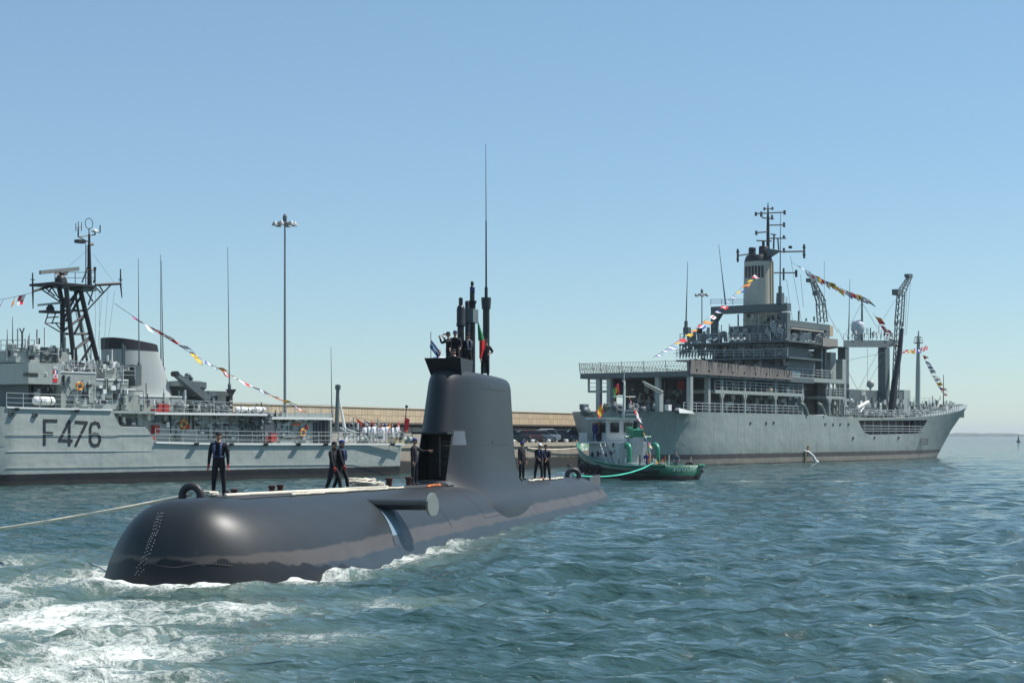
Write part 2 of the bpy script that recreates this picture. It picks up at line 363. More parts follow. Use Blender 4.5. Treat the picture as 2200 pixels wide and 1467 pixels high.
    th_ = n.new('ShaderNodeMath'); th_.operation = 'MULTIPLY_ADD'; th_.inputs[1].default_value = 1.25; l.new(att.outputs['Fac'], th_.inputs[0])
    ng = n.new('ShaderNodeMath'); ng.operation = 'SUBTRACT'; ng.inputs[1].default_value = 1.86; l.new(s1.outputs[0], ng.inputs[0]); l.new(ng.outputs[0], th_.inputs[2])
    fm = n.new('ShaderNodeMapRange'); fm.inputs[1].default_value = 0.0; fm.inputs[2].default_value = 0.50; l.new(th_.outputs[0], fm.inputs[0])
    fc = n.new('ShaderNodeMix'); fc.data_type = 'RGBA'; fc.inputs[7].default_value = (0.68, 0.71, 0.66, 1)
    l.new(fm.outputs[0], fc.inputs[0]); l.new(aer.outputs[2], fc.inputs[6]); l.new(fc.outputs[2], bs.inputs['Base Color'])
    ro = n.new('ShaderNodeMapRange'); ro.inputs[3].default_value = 0.045; ro.inputs[4].default_value = 0.6; l.new(fm.outputs[0], ro.inputs[0]); l.new(ro.outputs[0], bs.inputs['Roughness'])
    bs.inputs['IOR'].default_value = 1.33; bs.inputs['Specular IOR Level'].default_value = 0.4
    # ripples finer than the mesh, and chop carried on to the far water
    def ns(scale, sy, det):
        t = n.new('ShaderNodeTexNoise'); t.inputs['Scale'].default_value = scale; t.inputs['Detail'].default_value = det
        mp = n.new('ShaderNodeMapping'); mp.inputs['Scale'].default_value = (1, sy, 1); mp.inputs['Rotation'].default_value = (0, 0, R(18)); l.new(tc.outputs['Object'], mp.inputs[0]); l.new(mp.outputs[0], t.inputs['Vector']); return t.outputs[0]
    b1 = n.new('ShaderNodeBump'); b1.inputs['Strength'].default_value = 1.0; b1.inputs['Distance'].default_value = 0.13; l.new(ns(2.9, 1.5, 8), b1.inputs['Height'])
    b2 = n.new('ShaderNodeBump'); b2.inputs['Strength'].default_value = 1.0; b2.inputs['Distance'].default_value = 0.7; l.new(ns(0.33, 1.9, 3), b2.inputs['Height']); l.new(b1.outputs[0], b2.inputs['Normal'])
    b3 = n.new('ShaderNodeBump'); b3.inputs['Strength'].default_value = 0.6; b3.inputs['Distance'].default_value = 0.08; l.new(fm.outputs[0], b3.inputs['Height']); l.new(b2.outputs[0], b3.inputs['Normal'])
    l.new(b3.outputs[0], bs.inputs['Normal'])
build_water()

# far shore across the estuary: low hills, houses and tree lines too far to tell apart
rs = np.random.RandomState(21)
mb = MB(); xs = np.linspace(-7500, 7500, 420); D = 5200.0
top = 2 + 3 * np.abs(np.sin(xs / 700)) + 2.5 * rs.rand(420) + 4 * (rs.rand(420) > .93)
for a, b, t0, t1 in zip(xs[:-1], xs[1:], top[:-1], top[1:]):
    mb.hexa([(a, D, -2), (b, D, -2), (b, D + 300, -2), (a, D + 300, -2), (a, D + 20, t0), (b, D + 20, t1), (b, D + 280, t1 + 1), (a, D + 280, t0 + 1)])
tag(mb.build('far_shore', mat('far_land', (0.07, 0.09, 0.06), 0.9, 0.4, 0.01)), kind='structure')
# ---------------------------------------------------------------- people
mat('skin', (0.42, 0.23, 0.15), 0.55, 0.08, 8); mat('navy', (0.0085, 0.0095, 0.014), 0.85, 0.35, 9, bump=0.3); mat('shoe', (0.012, 0.011, 0.011), 0.5)
mat('cap_blue', (0.018, 0.03, 0.16), 0.8); mat('hair', (0.02, 0.014, 0.01), 0.7); mat('vest_blue', (0.035, 0.06, 0.13), 0.7, 0.2, 8)
mat('cloth_white', (0.76, 0.77, 0.8), 0.8, 0.06, 6, bump=0.3); mat('cloth_blue', (0.03, 0.07, 0.33), 0.8); mat('eye', (0.01, 0.01, 0.01), 0.2); mat('cap_white', (0.8, 0.8, 0.8), 0.7); mat('glove_red', (0.5, 0.04, 0.04), 0.7); mat('binocular', (0.01, 0.01, 0.01), 0.4); mat('cloth_grey', (0.09, 0.11, 0.15), 0.85, 0.2, 8); mat('cap_dark', (0.008, 0.009, 0.014), 0.8)
def V3(*a): return Vector(a)
POSES = {   # (upper arm, forearm) directions for left/right, (thigh, shin) for left/right; the figure faces -y
    'stand': dict(la=((.20, .02, -1), (.06, -.18, -1)), ra=((-.20, .02, -1), (-.06, -.18, -1)), ll=((.10, 0, -1), (.04, .02, -1)), rl=((-.10, 0, -1), (-.04, .02, -1))),
    'stride': dict(la=((.16, .35, -1), (.05, -.05, -1)), ra=((-.16, -.30, -1), (-.05, -.45, -1)), ll=((.08, -.38, -1), (.04, -.12, -1)), rl=((-.08, .22, -1), (-.04, .42, -1))),
    'work': dict(la=((.18, -.30, -1), (-.15, -.9, -.5)), ra=((-.18, -.30, -1), (.15, -.9, -.5)), ll=((.14, -.1, -1), (.06, .05, -1)), rl=((-.12, .1, -1), (-.05, .12, -1)), lean=.10),
    'reach': dict(la=((.25, -.75, -.45), (0, -1, .1)), ra=((-.16, .05, -1), (-.04, -.2, -1)), ll=((.09, -.05, -1), (.03, .04, -1)), rl=((-.09, .03, -1), (-.03, .05, -1))),
    'hips': dict(la=((.75, .25, -.75), (-.75, -.45, -.3)), ra=((-.2, .05, -1), (-.05, -.2, -1)), ll=((.12, 0, -1), (.05, .02, -1)), rl=((-.08, .05, -1), (-.03, .03, -1)), lean=.08),
    'glasses': dict(la=((.55, -.65, -.35), (-.55, -.45, .9)), ra=((-.55, -.65, -.35), (.55, -.45, .9)), ll=((.09, 0, -1), (.03, .02, -1)), rl=((-.09, 0, -1), (-.03, .02, -1))),
    'behind': dict(la=((.28, .28, -1), (-.55, .35, -.75)), ra=((-.28, .28, -1), (.55, .35, -.75)), ll=((.12, 0, -1), (.05, .02, -1)), rl=((-.12, 0, -1), (-.05, .02, -1))),
}
BODY = {}
def body_mesh(pose, clothes, gloves):
    key = (pose, clothes.name, gloves)
    if key in BODY: return BODY[key]
    P = POSES[pose]; ln = P.get('lean', 0)
    N, E, Rr = [], [], []
    def add(p, r, par=None):
        N.append(Vector(p)); Rr.append(r if isinstance(r, tuple) else (r, r))
        if par is not None: E.append((par, len(N) - 1))
        return len(N) - 1
    pel = add((0, 0, .96), (.165, .125)); sp = add((0, -.2 * ln, 1.14), (.15, .115), pel); ch = add((0, -ln * .6, 1.33), (.185, .13), sp)
    nk = add((0, -ln, 1.48), .065, ch); hd = add((0, -ln - .01, 1.58), .06, nk)
    hands = []
    for sgn, k in ((1, 'la'), (-1, 'ra')):
        d1 = Vector(P[k][0]).normalized(); d2 = Vector(P[k][1]).normalized()
        sh = add((sgn * .20, -ln * .8, 1.42), .080, ch); el = add(N[sh] + d1 * .29, .058, sh); wr = add(N[el] + d2 * .25, .040, el); hn = add(N[wr] + d2 * .085, (.042, .028), wr)
        hands.append((N[hn].copy(), d2, sgn))
    feet = []
    for sgn, k in ((1, 'll'), (-1, 'rl')):
        d1 = Vector(P[k][0]).normalized(); d2 = Vector(P[k][1]).normalized()
        hp = add((sgn * .095, 0, .89), .105, pel); kn = add(N[hp] + d1 * .42, .078, hp); an = add(N[kn] + d2 * .40, .052, kn)
        to = add(N[an] + Vector((sgn * .03, -.15, -.035)), (.045, .035), an); feet.append(N[to].z)
    me = bpy.data.meshes.new('tmp'); me.from_pydata(N, E, []); o = bpy.data.objects.new('tmp', me); col.objects.link(o)
    sk = o.modifiers.new('s', 'SKIN'); sk.use_smooth_shade = True
    for i, v in enumerate(me.skin_vertices[0].data): v.radius = Rr[i]; v.use_root = (i == 0)
    sb = o.modifiers.new('d', 'SUBSURF'); sb.levels = 1; sb.render_levels = 1
    bpy.context.view_layer.update(); dg = bpy.context.evaluated_depsgraph_get()
    src = bpy.data.meshes.new_from_object(o.evaluated_get(dg)); bpy.data.objects.remove(o)
    mb = MB(); vs = [v.co.copy() for v in src.vertices]; mi = []
    for p in src.polygons:
        c = p.center; k = 0
        if c.z > 1.495 and abs(c.x) < .14: k = 1
        elif any((c - (h - d * .03)).length < .075 for h, d, s_ in hands): k = 2 if gloves else 1
        elif c.z < min(feet) + .075: k = 3
        mi.append(k)
    mb.v = [tuple(v) for v in vs]; mb.f = [tuple(p.vertices) for p in src.polygons]; mb.m = mi
    # head with face
    hc = Vector((0, -ln - .022, 1.655)); mb.ell(hc, .074, .094, .115, 14, 10, mi=1)
    mb.add([hc + V3(-.014, -.088, -.03), hc + V3(.014, -.088, -.03), hc + V3(0, -.118, -.026), hc + V3(0, -.09, .025)], [(0, 1, 2), (0, 2, 3), (1, 3, 2)], 1)
    for s_ in (-1, 1):
        mb.ell(hc + V3(s_ * .075, .008, 0), .012, .024, .032, 6, 5, 1); mb.ell(hc + V3(s_ * .03, -.082, .012), .014, .010, .008, 6, 4, 4)
    mb.ell(hc + V3(0, -.083, -.058), .024, .008, .006, 6, 4, 2)
    # five fingers on each hand
    for h, d, s_ in hands:
        side = Vector((0, 1, 0)).cross(d); side = side.normalized() if side.length > .1 else Vector((1, 0, 0)); nrm = d.cross(side)
        for q, (off, ln_) in enumerate(((-.03, .062), (-.01, .078), (.01, .082), (.03, .072))):
            b0 = h + nrm * off; b1 = b0 + d * ln_ * .6; b2 = b1 + (d - side * s_ * .7).normalized() * ln_ * .55
            mb.path([b0, b1, b2], [.010, .009, .007], 5, 2 if gloves else 1)
        t0 = h - d * .03 + nrm * -.03; mb.path([t0, t0 + (d * .5 - nrm).normalized() * .04, t0 + (d - nrm * .6).normalized() * .075], [.012, .010, .008], 5, 2 if gloves else 1)
    me = mb.mesh('body', [clothes, MATS['skin'], MATS['glove_red'], MATS['shoe'], MATS['eye']], smooth=70)
    BODY[key] = (me, hc, min(feet) - .035); return BODY[key]
def person(label, loc, face, pose='stand', clothes='navy', cap='cap_blue', vest=None, gloves=False, h=1.76, group=None, glasses=False, legs=None, cap_kind='ball'):
    """loc = where the feet are; face = heading in degrees, 0 looks along -y (towards the camera)"""
    me, hc, zf = body_mesh(pose, MATS[clothes], gloves)
    r = empty('person', loc, R(face), label, 'person', group); k = h / 1.77; r.scale = (k, k, k)
    b = bpy.data.objects.new('body', me); col.objects.link(b); b.parent = r; b.location.z = -zf
    up = V3(0, 0, -zf)
    if legs:   # trousers of another colour
        pass
    c = hc + up
    hm = MB(); hm.ell(c + V3(0, .012, .018), .079, .092, .108, 12, 8)
    hm.v = [(x, y, z if z > c.z - .06 else c.z - .06) if y > c.y - .02 else (x, max(y, c.y - .075), max(z, c.z + .05)) for x, y, z in hm.v]
    hm.build('hair', MATS['hair'], r, 60)
    if cap:
        cm = MB()
        if cap_kind == 'ball':
            cm.lathe(c + V3(0, .0, .045), [(.088, -.012), (.091, .02), (.082, .055), (.05, .08), (.01, .088)], 14)
            cm.add([c + V3(x, y, z) for x, y, z in ((-.07, -.055, .04), (.07, -.055, .04), (.05, -.165, .028), (-.05, -.165, .028), (-.07, -.055, .052), (.07, -.055, .052), (.05, -.165, .036), (-.05, -.165, .036))], [(3, 2, 1, 0), (4, 5, 6, 7), (0, 1, 5, 4), (1, 2, 6, 5), (2, 3, 7, 6), (3, 0, 4, 7)])
        else:
            cm.lathe(c + V3(0, 0, .05), [(.084, -.012), (.086, .03), (.125, .055), (.12, .07), (.02, .078)], 16)
        cm.build('cap', MATS[cap], r, 60)
    if vest:
        vm = MB(); ln = POSES[pose].get('lean', 0)
        for s_ in (-1, 1):
            vm.path([up + V3(s_ * .06, .10 - ln, 1.45), up + V3(s_ * .085, -.02 - ln, 1.50), up + V3(s_ * .095, -.135 - ln * .7, 1.40), up + V3(s_ * .09, -.15 - ln * .5, 1.22), up + V3(s_ * .08, -.14, 1.08)], [.03, .035, .04, .04, .03], 6)
        vm.torus(up + V3(0, -.01 - .2 * ln, 1.10), .165, .018, 'Z', 16, 5)
        vm.build('life_vest', MATS[vest], r, 60, stuff=False)
    if glasses:
        g = MB()
        for s_ in (-1, 1): g.tube(c + V3(s_ * .035, -.10, .012), c + V3(s_ * .035, -.22, .012), .024, .032, 8)
        g.box(c.x - .03, c.y - .17, c.z, c.x + .03, c.y - .12, c.z + .03)
        g.build('binoculars', MATS['binocular'], r)
    return r

# ---------------------------------------------------------------- flags
FLAGC = {k: mat('flag_' + k, c, 0.8, 0.05) for k, c in dict(r=(.62, .02, .03), y=(.78, .48, .03), b=(.02, .05, .28), w=(.80, .80, .80), k=(.015, .015, .02), g=(.02, .22, .07), o=(.75, .22, .03)).items()}
PAT = [   # six columns by four rows, like the code flags in the photo: each string is a row
    ['rrrrrr'] * 4, ['yyyyyy'] * 4, ['bbbbbb', 'bbbbbb', 'wwwwww', 'wwwwww'], ['rrwwbb'] * 4, ['rrrwww'] * 4, ['yyybbb'] * 4, ['bbbbbb', 'bwwwwb', 'bwwwwb', 'bbbbbb'],
    ['yyyyyy', 'rrrrrr', 'yyyyyy', 'rrrrrr'], ['rryyrr', 'yyyyyy', 'yyyyyy', 'rryyrr'], ['wwwwww', 'wwrrww', 'wwrrww', 'wwwwww'], ['yyyyyy', 'yykkyy', 'yykkyy', 'yyyyyy'], ['kkkyyy', 'kkkyyy', 'yyykkk', 'yyykkk'],
    ['bbbbbb', 'wwwwww', 'wwwwww', 'bbbbbb'], ['rrrrrr', 'rrwwrr', 'rrwwrr', 'rrrrrr'], ['wwwrrr', 'wwwrrr', 'rrrwww', 'rrrwww'], ['bbrrww'] * 4]
def flag_mb(p, dirx, drop, W, H, pat, sway, tri=False):
    """cloth fixed along one edge at p, flying along dirx and sagging along drop"""
    mb = MB(); nx, ny = 6, 4; keys = list(FLAGC); dirx = Vector(dirx).normalized(); drop = Vector(drop).normalized(); side = dirx.cross(drop).normalized()
    for th in (0.0, 0.012):
        o = len(mb.v)
        for j in range(ny + 1):
            for i in range(nx + 1):
                u = i / nx; v = j / ny
                hh = (v - .5) * (1 - .75 * u if tri else 1) + .5
                mb.v.append(tuple(Vector(p) + dirx * (W * u * (1 - .1 * abs(math.sin(3 * u + sway)))) + drop * (H * hh + .12 * W * u * u) + side * (th + .11 * W * u * math.sin(5.5 * u + sway + v * 1.2))))
        for j in range(ny):
            for i in range(nx):
                a = o + j * (nx + 1) + i; f = (a, a + 1, a + nx + 2, a + nx + 1); mb.f.append(f if th == 0 else f[::-1]); mb.m.append(keys.index(pat[j][i]))
    return mb
FM = list(FLAGC.values())
def flag_line(label, A, B, n, sag, size, fly, seed, span=(0.03, 0.97), sizes=None, group='signal flags dressing the ships'):
    """a dressing line of code flags between two points in the world"""
    rn = random.Random(seed); A = Vector(A); B = Vector(B)
    r = empty('signal_flag_line', A, 0, label, 'flag line', None)
    P = lambda t: (A.lerp(B, t) - A) + Vector((0, 0, -sag * 4 * t * (1 - t)))
    mb = MB(); mb.path([P(i / 24) for i in range(25)], 0.02, 4); mb.build('line', MATS['rope_dark'], r)
    T = (B - A).normalized()
    for i in range(n):
        t = span[0] + (span[1] - span[0]) * (i + .5 + rn.uniform(-.12, .12)) / n; p = P(t); dn = P(min(1, t + .01)) - P(max(0, t - .01)); dn.normalize()
        if dn.z > 0: dn = -dn
        W = size * rn.uniform(.75, 1.3); H = size * rn.uniform(.7, .95); tri = rn.random() < .3
        d = Vector(fly) + Vector((rn.uniform(-.35, .35), rn.uniform(-.35, .35), rn.uniform(-.35, .3)))
        drop = dn if abs(dn.z) > .25 else Vector((0, 0, -1)) * .7 + dn * .5
        flag_mb(p, d, drop, W, H, PAT[rn.randrange(len(PAT))], rn.uniform(0, 6), tri).build('flag', FM, r, 60)
    return r
# ---------------------------------------------------------------- submarine
SUB = Frame('submarine', SUB_O, SUB_T, 'dark grey diesel submarine with tall sail lying low in the water', 'submarine')
S0 = SUB.root
sub_paint = mat('sub_paint', (0.018, 0.022, 0.025), 0.44, 0.12, 0.7, streak=0.3, streakcol=(0.030, 0.035, 0.040), spec=0.36)
sub_hull_m = sub_paint.copy(); sub_hull_m.name = 'sub_hull_paint'
zbands(sub_hull_m, [(0.30, (0.026, 0.036, 0.047)), (0.70, (0.070, 0.062, 0.056))], 0.03, 0.22)
# black anti-fouling brushed on below the bow joint, ragged at its edge
n = sub_hull_m.node_tree.nodes; l = sub_hull_m.node_tree.links; b_ = n['Principled BSDF']; src = b_.inputs['Base Color'].links[0].from_socket
tc = n.new('ShaderNodeTexCoord'); sp_ = n.new('ShaderNodeSeparateXYZ'); l.new(tc.outputs['Object'], sp_.inputs[0])
nz = n.new('ShaderNodeTexNoise'); nz.inputs['Scale'].default_value = 1.6; nz.inputs['Detail'].default_value = 3; l.new(tc.outputs['Object'], nz.inputs['Vector'])
e1 = n.new('ShaderNodeMath'); e1.operation = 'MULTIPLY_ADD'; e1.inputs[1].default_value = 0.09; l.new(sp_.outputs[0], e1.inputs[0]); l.new(sp_.outputs[2], e1.inputs[2])       # height rises towards the stem
e2 = n.new('ShaderNodeMath'); e2.operation = 'MULTIPLY_ADD'; e2.inputs[1].default_value = 0.55; l.new(nz.outputs[0], e2.inputs[0]); l.new(e1.outputs[0], e2.inputs[2])
rg = n.new('ShaderNodeMapRange'); rg.inputs[1].default_value = 0.98; rg.inputs[2].default_value = 1.03; rg.inputs[3].default_value = 1; rg.inputs[4].default_value = 0; l.new(e2.outputs[0], rg.inputs[0])
mxb = n.new('ShaderNodeMix'); mxb.data_type = 'RGBA'; mxb.inputs[7].default_value = (.007, .008, .010, 1); l.new(rg.outputs[0], mxb.inputs[0]); l.new(src, mxb.inputs[6]); l.new(mxb.outputs[2], b_.inputs['Base Color'])
for m in (sub_paint, sub_hull_m): weather(m, .01, .8, .35, (.042, .046, .050))
# slightly uneven plating
for m in (sub_paint, sub_hull_m):
    n = m.node_tree.nodes; l = m.node_tree.links
    t = n.new('ShaderNodeTexNoise'); t.inputs['Scale'].default_value = 0.8; t.inputs['Detail'].default_value = 2; tc = n.new('ShaderNodeTexCoord'); l.new(tc.outputs['Object'], t.inputs['Vector'])
    bp = n.new('ShaderNodeBump'); bp.inputs['Distance'].default_value = 0.02; bp.inputs['Strength'].default_value = 0.5; l.new(t.outputs[0], bp.inputs['Height']); l.new(bp.outputs[0], n['Principled BSDF'].inputs['Normal'])
ZM = -1.8
def sub_top(s):
    T = 2.08 - 0.0125 * s; f = 1.0
    x = max(0.0, s - S_BOW)
    if x < 1.997: f = (1 - (1 - x / 1.997) ** 2.776) ** (1 / 2.776)
    if s > 50: f *= max(0.0, 1 - ((s - 50) / 11.5) ** 2.6) ** 0.5
    return ZM + (T - ZM) * f
def HP(s, th, off=0.0, e=2.723):
    """point of the hull at station s, angle th from the crown (positive = port, towards the viewer)"""
    w = sub_w(s) + off; T = sub_top(s) + off; c, sn = math.cos(th), math.sin(th)
    y = w * math.copysign(abs(sn) ** (2 / e), sn) * (1 - ((.10 + .071 * max(0, min(1, (16 - s) / 8))) * abs(c) ** (2 / e) if c > 0 else 0)); h = (T - ZM) if c > 0 else (3.0 * (w / SUB_W))
    return Vector((s, -y, ZM + h * math.copysign(abs(c) ** (2 / e), c)))
def th_for_z(s, z, e=2.723):
    r = min(1, max(0, (z - ZM) / (sub_top(s) - ZM))); return math.acos(r ** (e / 2))
def deck_z(s, p=0.0):
    lo, hi = 0.0, math.pi / 2
    for _ in range(26):
        m_ = (lo + hi) / 2
        if -HP(s, m_).y < abs(p): lo = m_
        else: hi = m_
    return HP(s, lo).z
mb = MB(); st = [S_BOW + a for a in (.004, .02, .05, .1, .18, .28, .4, .55, .75, 1, 1.3, 1.65, 2, 2.5, 3, 3.6, 4.3, 5.1, 5.9, 6.7)] + list(np.linspace(8.8, 49, 36)) + [50, 51, 52, 53, 54, 55, 56, 57, 58, 58.8, 59.5, 60.1, 60.6, 61, 61.3, 61.45]
K = 64
for s in st:
    for k in range(K): mb.v.append(tuple(HP(s, 2 * math.pi * k / K)))
for i in range(len(st) - 1):
    for k in range(K): mb.f.append((i * K + k, i * K + (k + 1) % K, (i + 1) * K + (k + 1) % K, (i + 1) * K + k)); mb.m.append(0)
mb.f += [tuple(range(K)), tuple(range((len(st) - 1) * K, len(st) * K))]; mb.m += [0, 0]
hull = mb.build('hull', sub_hull_m, S0, 60)
def patch(name, s0, s1, z0, z1, m, off=0.012, ns=8, nz=8, skew=0.0, parent=None):
    """a plate lying on the hull between two stations and two heights"""
    q = MB()
    for i in range(ns + 1):
        s = s0 + (s1 - s0) * i / ns
        for j in range(nz + 1):
            z = z0 + (z1 - z0) * j / nz; sk = s - skew * (1.55 - z); q.v.append(tuple(HP(sk, th_for_z(sk, z), off)))
    for i in range(ns):
        for j in range(nz): a = i * (nz + 1) + j; q.f.append((a, a + 1, a + nz + 2, a + nz + 1)); q.m.append(0)
    return q.build(name, m, parent or S0, 60)
patch('plane_recess_plate', 13.1, 14.3, 0.62, 1.50, mat('patch_blue', (0.14, 0.21, 0.27), 0.8, 0.15, 2, streak=.3), skew=1.0)
patch('plane_recess_foot', 13.1, 14.3, 0.34, 0.61, mat('patch_dark', (0.035, 0.042, 0.055), 0.5, 0.3, 3), skew=1.0)
mat('seam', (0.022, 0.023, 0.027), 0.7)
for s, za, zb in ((24.6, .55, 1.78), (27.6, .55, 1.72), (33.8, .35, 1.6), (41.5, .35, 1.45), (47, .35, 1.4), (19.5, .5, 1.2)):
    patch('panel_seam', s, s + .05, za, zb, MATS['seam'], .006, 1, 10)
patch('panel_seam', 24.6, 27.6, 1.74, 1.76, MATS['seam'], .006, 8, 1); patch('panel_seam', 24.6, 27.6, .55, .57, MATS['seam'], .006, 8, 1)
patch('flank_vent', 52.2, 52.6, .55, .95, MATS['black'], .01, 2, 3); 
# bow casing join: bolted strip with a row of bolt heads, and the horizontal joint above the black paint
_S, _T = np.meshgrid(np.linspace(S_BOW + .01, 9, 260), np.linspace(-1.5, 1.5, 260), indexing='ij')
_G = [[HP(s, t) for t in _T[0]] for s in _S[:, 0]]
_A = np.array([[(SUB.O.x + v.x * SUB.t.x - v.y * SUB.n.x, SUB.O.y + v.x * SUB.t.y - v.y * SUB.n.y, v.z) for v in r_] for r_ in _G])
_PX = CX + FPX * _A[..., 0] / _A[..., 1]; _PY = HY + FPX * (ZC - _A[..., 2]) / _A[..., 1]
_nr = np.cross(np.gradient(_A, axis=0), np.gradient(_A, axis=1)); _nr *= np.sign(_nr[130, 130, 2]); _face = (_nr * (np.array([0, 0, ZC]) - _A)).sum(-1) > 0
def hull_at(px, py):      # nearest point of the bow surface behind a photo pixel (near side)
    c = (_PX - px) ** 2 + (_PY - py) ** 2 + np.where(_face, 0, 1e6); i_, j_ = np.unravel_index(np.argmin(c), c.shape); return float(_S[i_, 0]), float(_T[0, j_])
def hull_curve(pix, n):     # smooth run over the bow through a few photo points
    K_ = [hull_at(*p) for p in pix]; x_ = np.linspace(0, len(K_) - 1, n); c1 = np.polyfit(range(len(K_)), [k[0] for k in K_], 2); c2 = np.polyfit(range(len(K_)), [k[1] for k in K_], 2)
    return [(float(np.polyval(c1, x)), float(np.polyval(c2, x))) for x in x_]
q = MB()
for i in range(20):
    f = i / 19
    for j in (-1, 0, 1): q.ell(HP(*hull_at(345 - 38 * f - 12 * f * f + 5 * j, 1101 + 132 * f + (1.5 if j else 0)), .003), .012, .012, .009, 6, 4)
q.build('bolt_row', mat('bolt', (.6, .6, .6), .3), S0, stuff=True)  # bolt heads coloured pale, so their bright glints sit in the colour
JP = [(340, 1216), (380, 1215), (420, 1214), (460, 1213), (498, 1213)]
q = MB()
for s, t in hull_curve(JP, 26): q.ell(HP(s, t - .012, .003), .009, .009, .007, 6, 4)
q.build('joint_bolts', mat('bolt_dull', (.2, .2, .2), .4), S0, stuff=True)
q = MB(); q.path([HP(s, t, .002) for s, t in hull_curve(JP, 20)], .013, 5); q.build('joint_strip', MATS['seam'], S0)
# black boot paint at the bow
# deck walkway: darker non-slip strip
q = MB(); ss = list(np.linspace(5.0, 26, 40))
for s in ss:
    for p in (-.75, -.25, .25, .75): q.v.append((s, -p, deck_z(s, p) + .012))
for i in range(len(ss) - 1):
    for k in range(3): a = i * 4 + k; q.f.append((a, a + 1, a + 5, a + 4)); q.m.append(0)
q.build('deck_walkway', mat('nonslip', (.03, .032, .034), .85, .3, 5), S0)

# --- sail
def sail_ring(z, k=0.0, n=72, grow=0.0):
    """plan outline of the sail at height z; k shrinks it for the rounded crown"""
    a = 25.5 + (z - 1.5) * 0.36; b = 38.0 - (z - 1.5) * 0.16
    fl = 1.08 * math.exp(-max(0, z - 0.95) / 0.55)
    hw = 1.30 - (z - 1.5) * 0.055 + fl + grow; a -= fl * .5; b += fl * .55
    a += k; b -= k; hw -= k
    pts = []; cn = a + 4.0
    for i in range(n):
        t = 2 * math.pi * i / n; c, sn = math.cos(t), math.sin(t)
        if c < 0: x = cn + 4.0 * math.copysign(abs(c) ** (2 / 2.3), c) * ((cn - a) / 4.0)
        else: x = cn + (b - cn) * abs(c) ** (2 / 2.2)
        y = hw * math.copysign(abs(sn) ** (2 / 2.35), sn)
        pts.append((x, y))
    return pts
mb = MB(); lev = [(.2, 0), (.7, 0), (1.0, 0), (1.25, 0), (1.45, 0), (1.65, 0), (1.9, 0), (2.2, 0), (2.7, 0), (3.3, 0), (4, 0), (4.7, 0), (5.3, 0), (5.75, 0), (5.95, .03), (6.08, .09), (6.17, .19), (6.225, .33), (6.25, .52)]
n = 72
for z, k in lev:
    for x, y in sail_ring(min(z, 6.05), k): mb.v.append((x, -y, z - (x - 28) * .014 if z > 5 else z))
for i in range(len(lev) - 1):
    for k in range(n): mb.f.append((i * n + k, i * n + (k + 1) % n, (i + 1) * n + (k + 1) % n, (i + 1) * n + k)); mb.m.append(0)
mb.f += [tuple(range(n)), tuple(range((len(lev) - 1) * n, len(lev) * n))]; mb.m += [0, 0]
sail = mb.build('sail', sub_paint, S0, 45)
cut = MB(); cut.box(24.0, -.55, 1.92, 27.9, .75, 3.72); boolean(sail, cut)                       # doorway in the leading edge
cut = MB(); cut.box(28.0, -.46, 4.9, 29.8, .54, 7.5); boolean(sail, cut)                        # bridge well
sail.data.polygons.foreach_set('use_smooth', [True] * len(sail.data.polygons)); sail.data.set_sharp_from_angle(angle=R(40))
q = MB(); q.box(25.75, -.62, 3.70, 27.2, .8, 3.78); q.build('door_hood', sub_paint, sail)
q = MB()
for k in range(5): q.tube((27.8, -.3, 2.2 + k * .3), (27.8, .25, 2.2 + k * .3), .03)
q.tube((27.82, -.3, 2.0), (27.82, -.3, 3.6), .035); q.tube((27.82, .25, 2.0), (27.82, .25, 3.6), .035)
q.build('inner_ladder', MATS['steel'], sail, stuff=True)
# bridge coaming, flared
q = MB()
o_b = [(27.9, -.62), (29.9, -.52), (29.9, .62), (27.9, .62)]; o_t = [(27.4, -.70), (29.95, -.56), (29.95, .68), (27.4, .78)]
zb, zt = 5.95, 6.70
for i in range(4):
    (x0, y0), (x1, y1) = o_b[i], o_b[(i + 1) % 4]; (X0, Y0), (X1, Y1) = o_t[i], o_t[(i + 1) % 4]; cx, cy = 29.1, 0
    ins = lambda x, y: (x + (cx - x) * .06, y + (cy - y) * .09)
    a, b, c, d = ins(x0, y0), ins(x1, y1), ins(X1, Y1), ins(X0, Y0)
    q.hexa([(x0, y0, zb), (x1, y1, zb), (*b, zb), (*a, zb), (X0, Y0, zt), (X1, Y1, zt), (*c, zt), (*d, zt)])
q.build('bridge_coaming', mat('coaming', (.022, .024, .028), .5, .2), sail)
# sail window (navigation light box), its frame, small fittings
def on_sail(x, z, off=0.0):
    pts = sail_ring(z); port = [(a, b) for a, b in pts if b > 0]; port.sort()
    return np.interp(x, [a for a, b in port], [b for a, b in port]) + off
def sail_plate(name, quad, m, off, N=10):
    """quad = (station, height) corners: lower fore, lower aft, upper aft, upper fore; laid over the curved side"""
    q = MB(); (ax, az), (bx_, bz), (cx_, cz), (dx_, dz) = quad
    for j in range(N + 1):
        for i in range(N + 1):
            u, v = i / N, j / N; x = (ax + (bx_ - ax) * u) * (1 - v) + (dx_ + (cx_ - dx_) * u) * v; z = (az + (bz - az) * u) * (1 - v) + (dz + (cz - dz) * u) * v
            q.v.append((x, -on_sail(x, z, off), z))
    for j in range(N):
        for i in range(N): a_ = j * (N + 1) + i; q.f.append((a_, a_ + 1, a_ + N + 2, a_ + N + 1)); q.m.append(0)
    return q.build(name, m, sail, 60)
def sx(px, z, lo=26.0, hi=37.0):     # station on the port face of the sail that shows at photo column px
    def f(x): p = on_sail(x, z); w = SUB.w(x, p, z); return CX + FPX * w.x / w.y
    return min(np.linspace(lo, hi, 500), key=lambda x: abs(f(x) - px))
def sz(py, s=28.5): return ZC + (HY - py) * SUB.Y(s, 1.0) / FPX
def squad(pts): return [(sx(px, sz(py)), sz(py)) for px, py in pts]
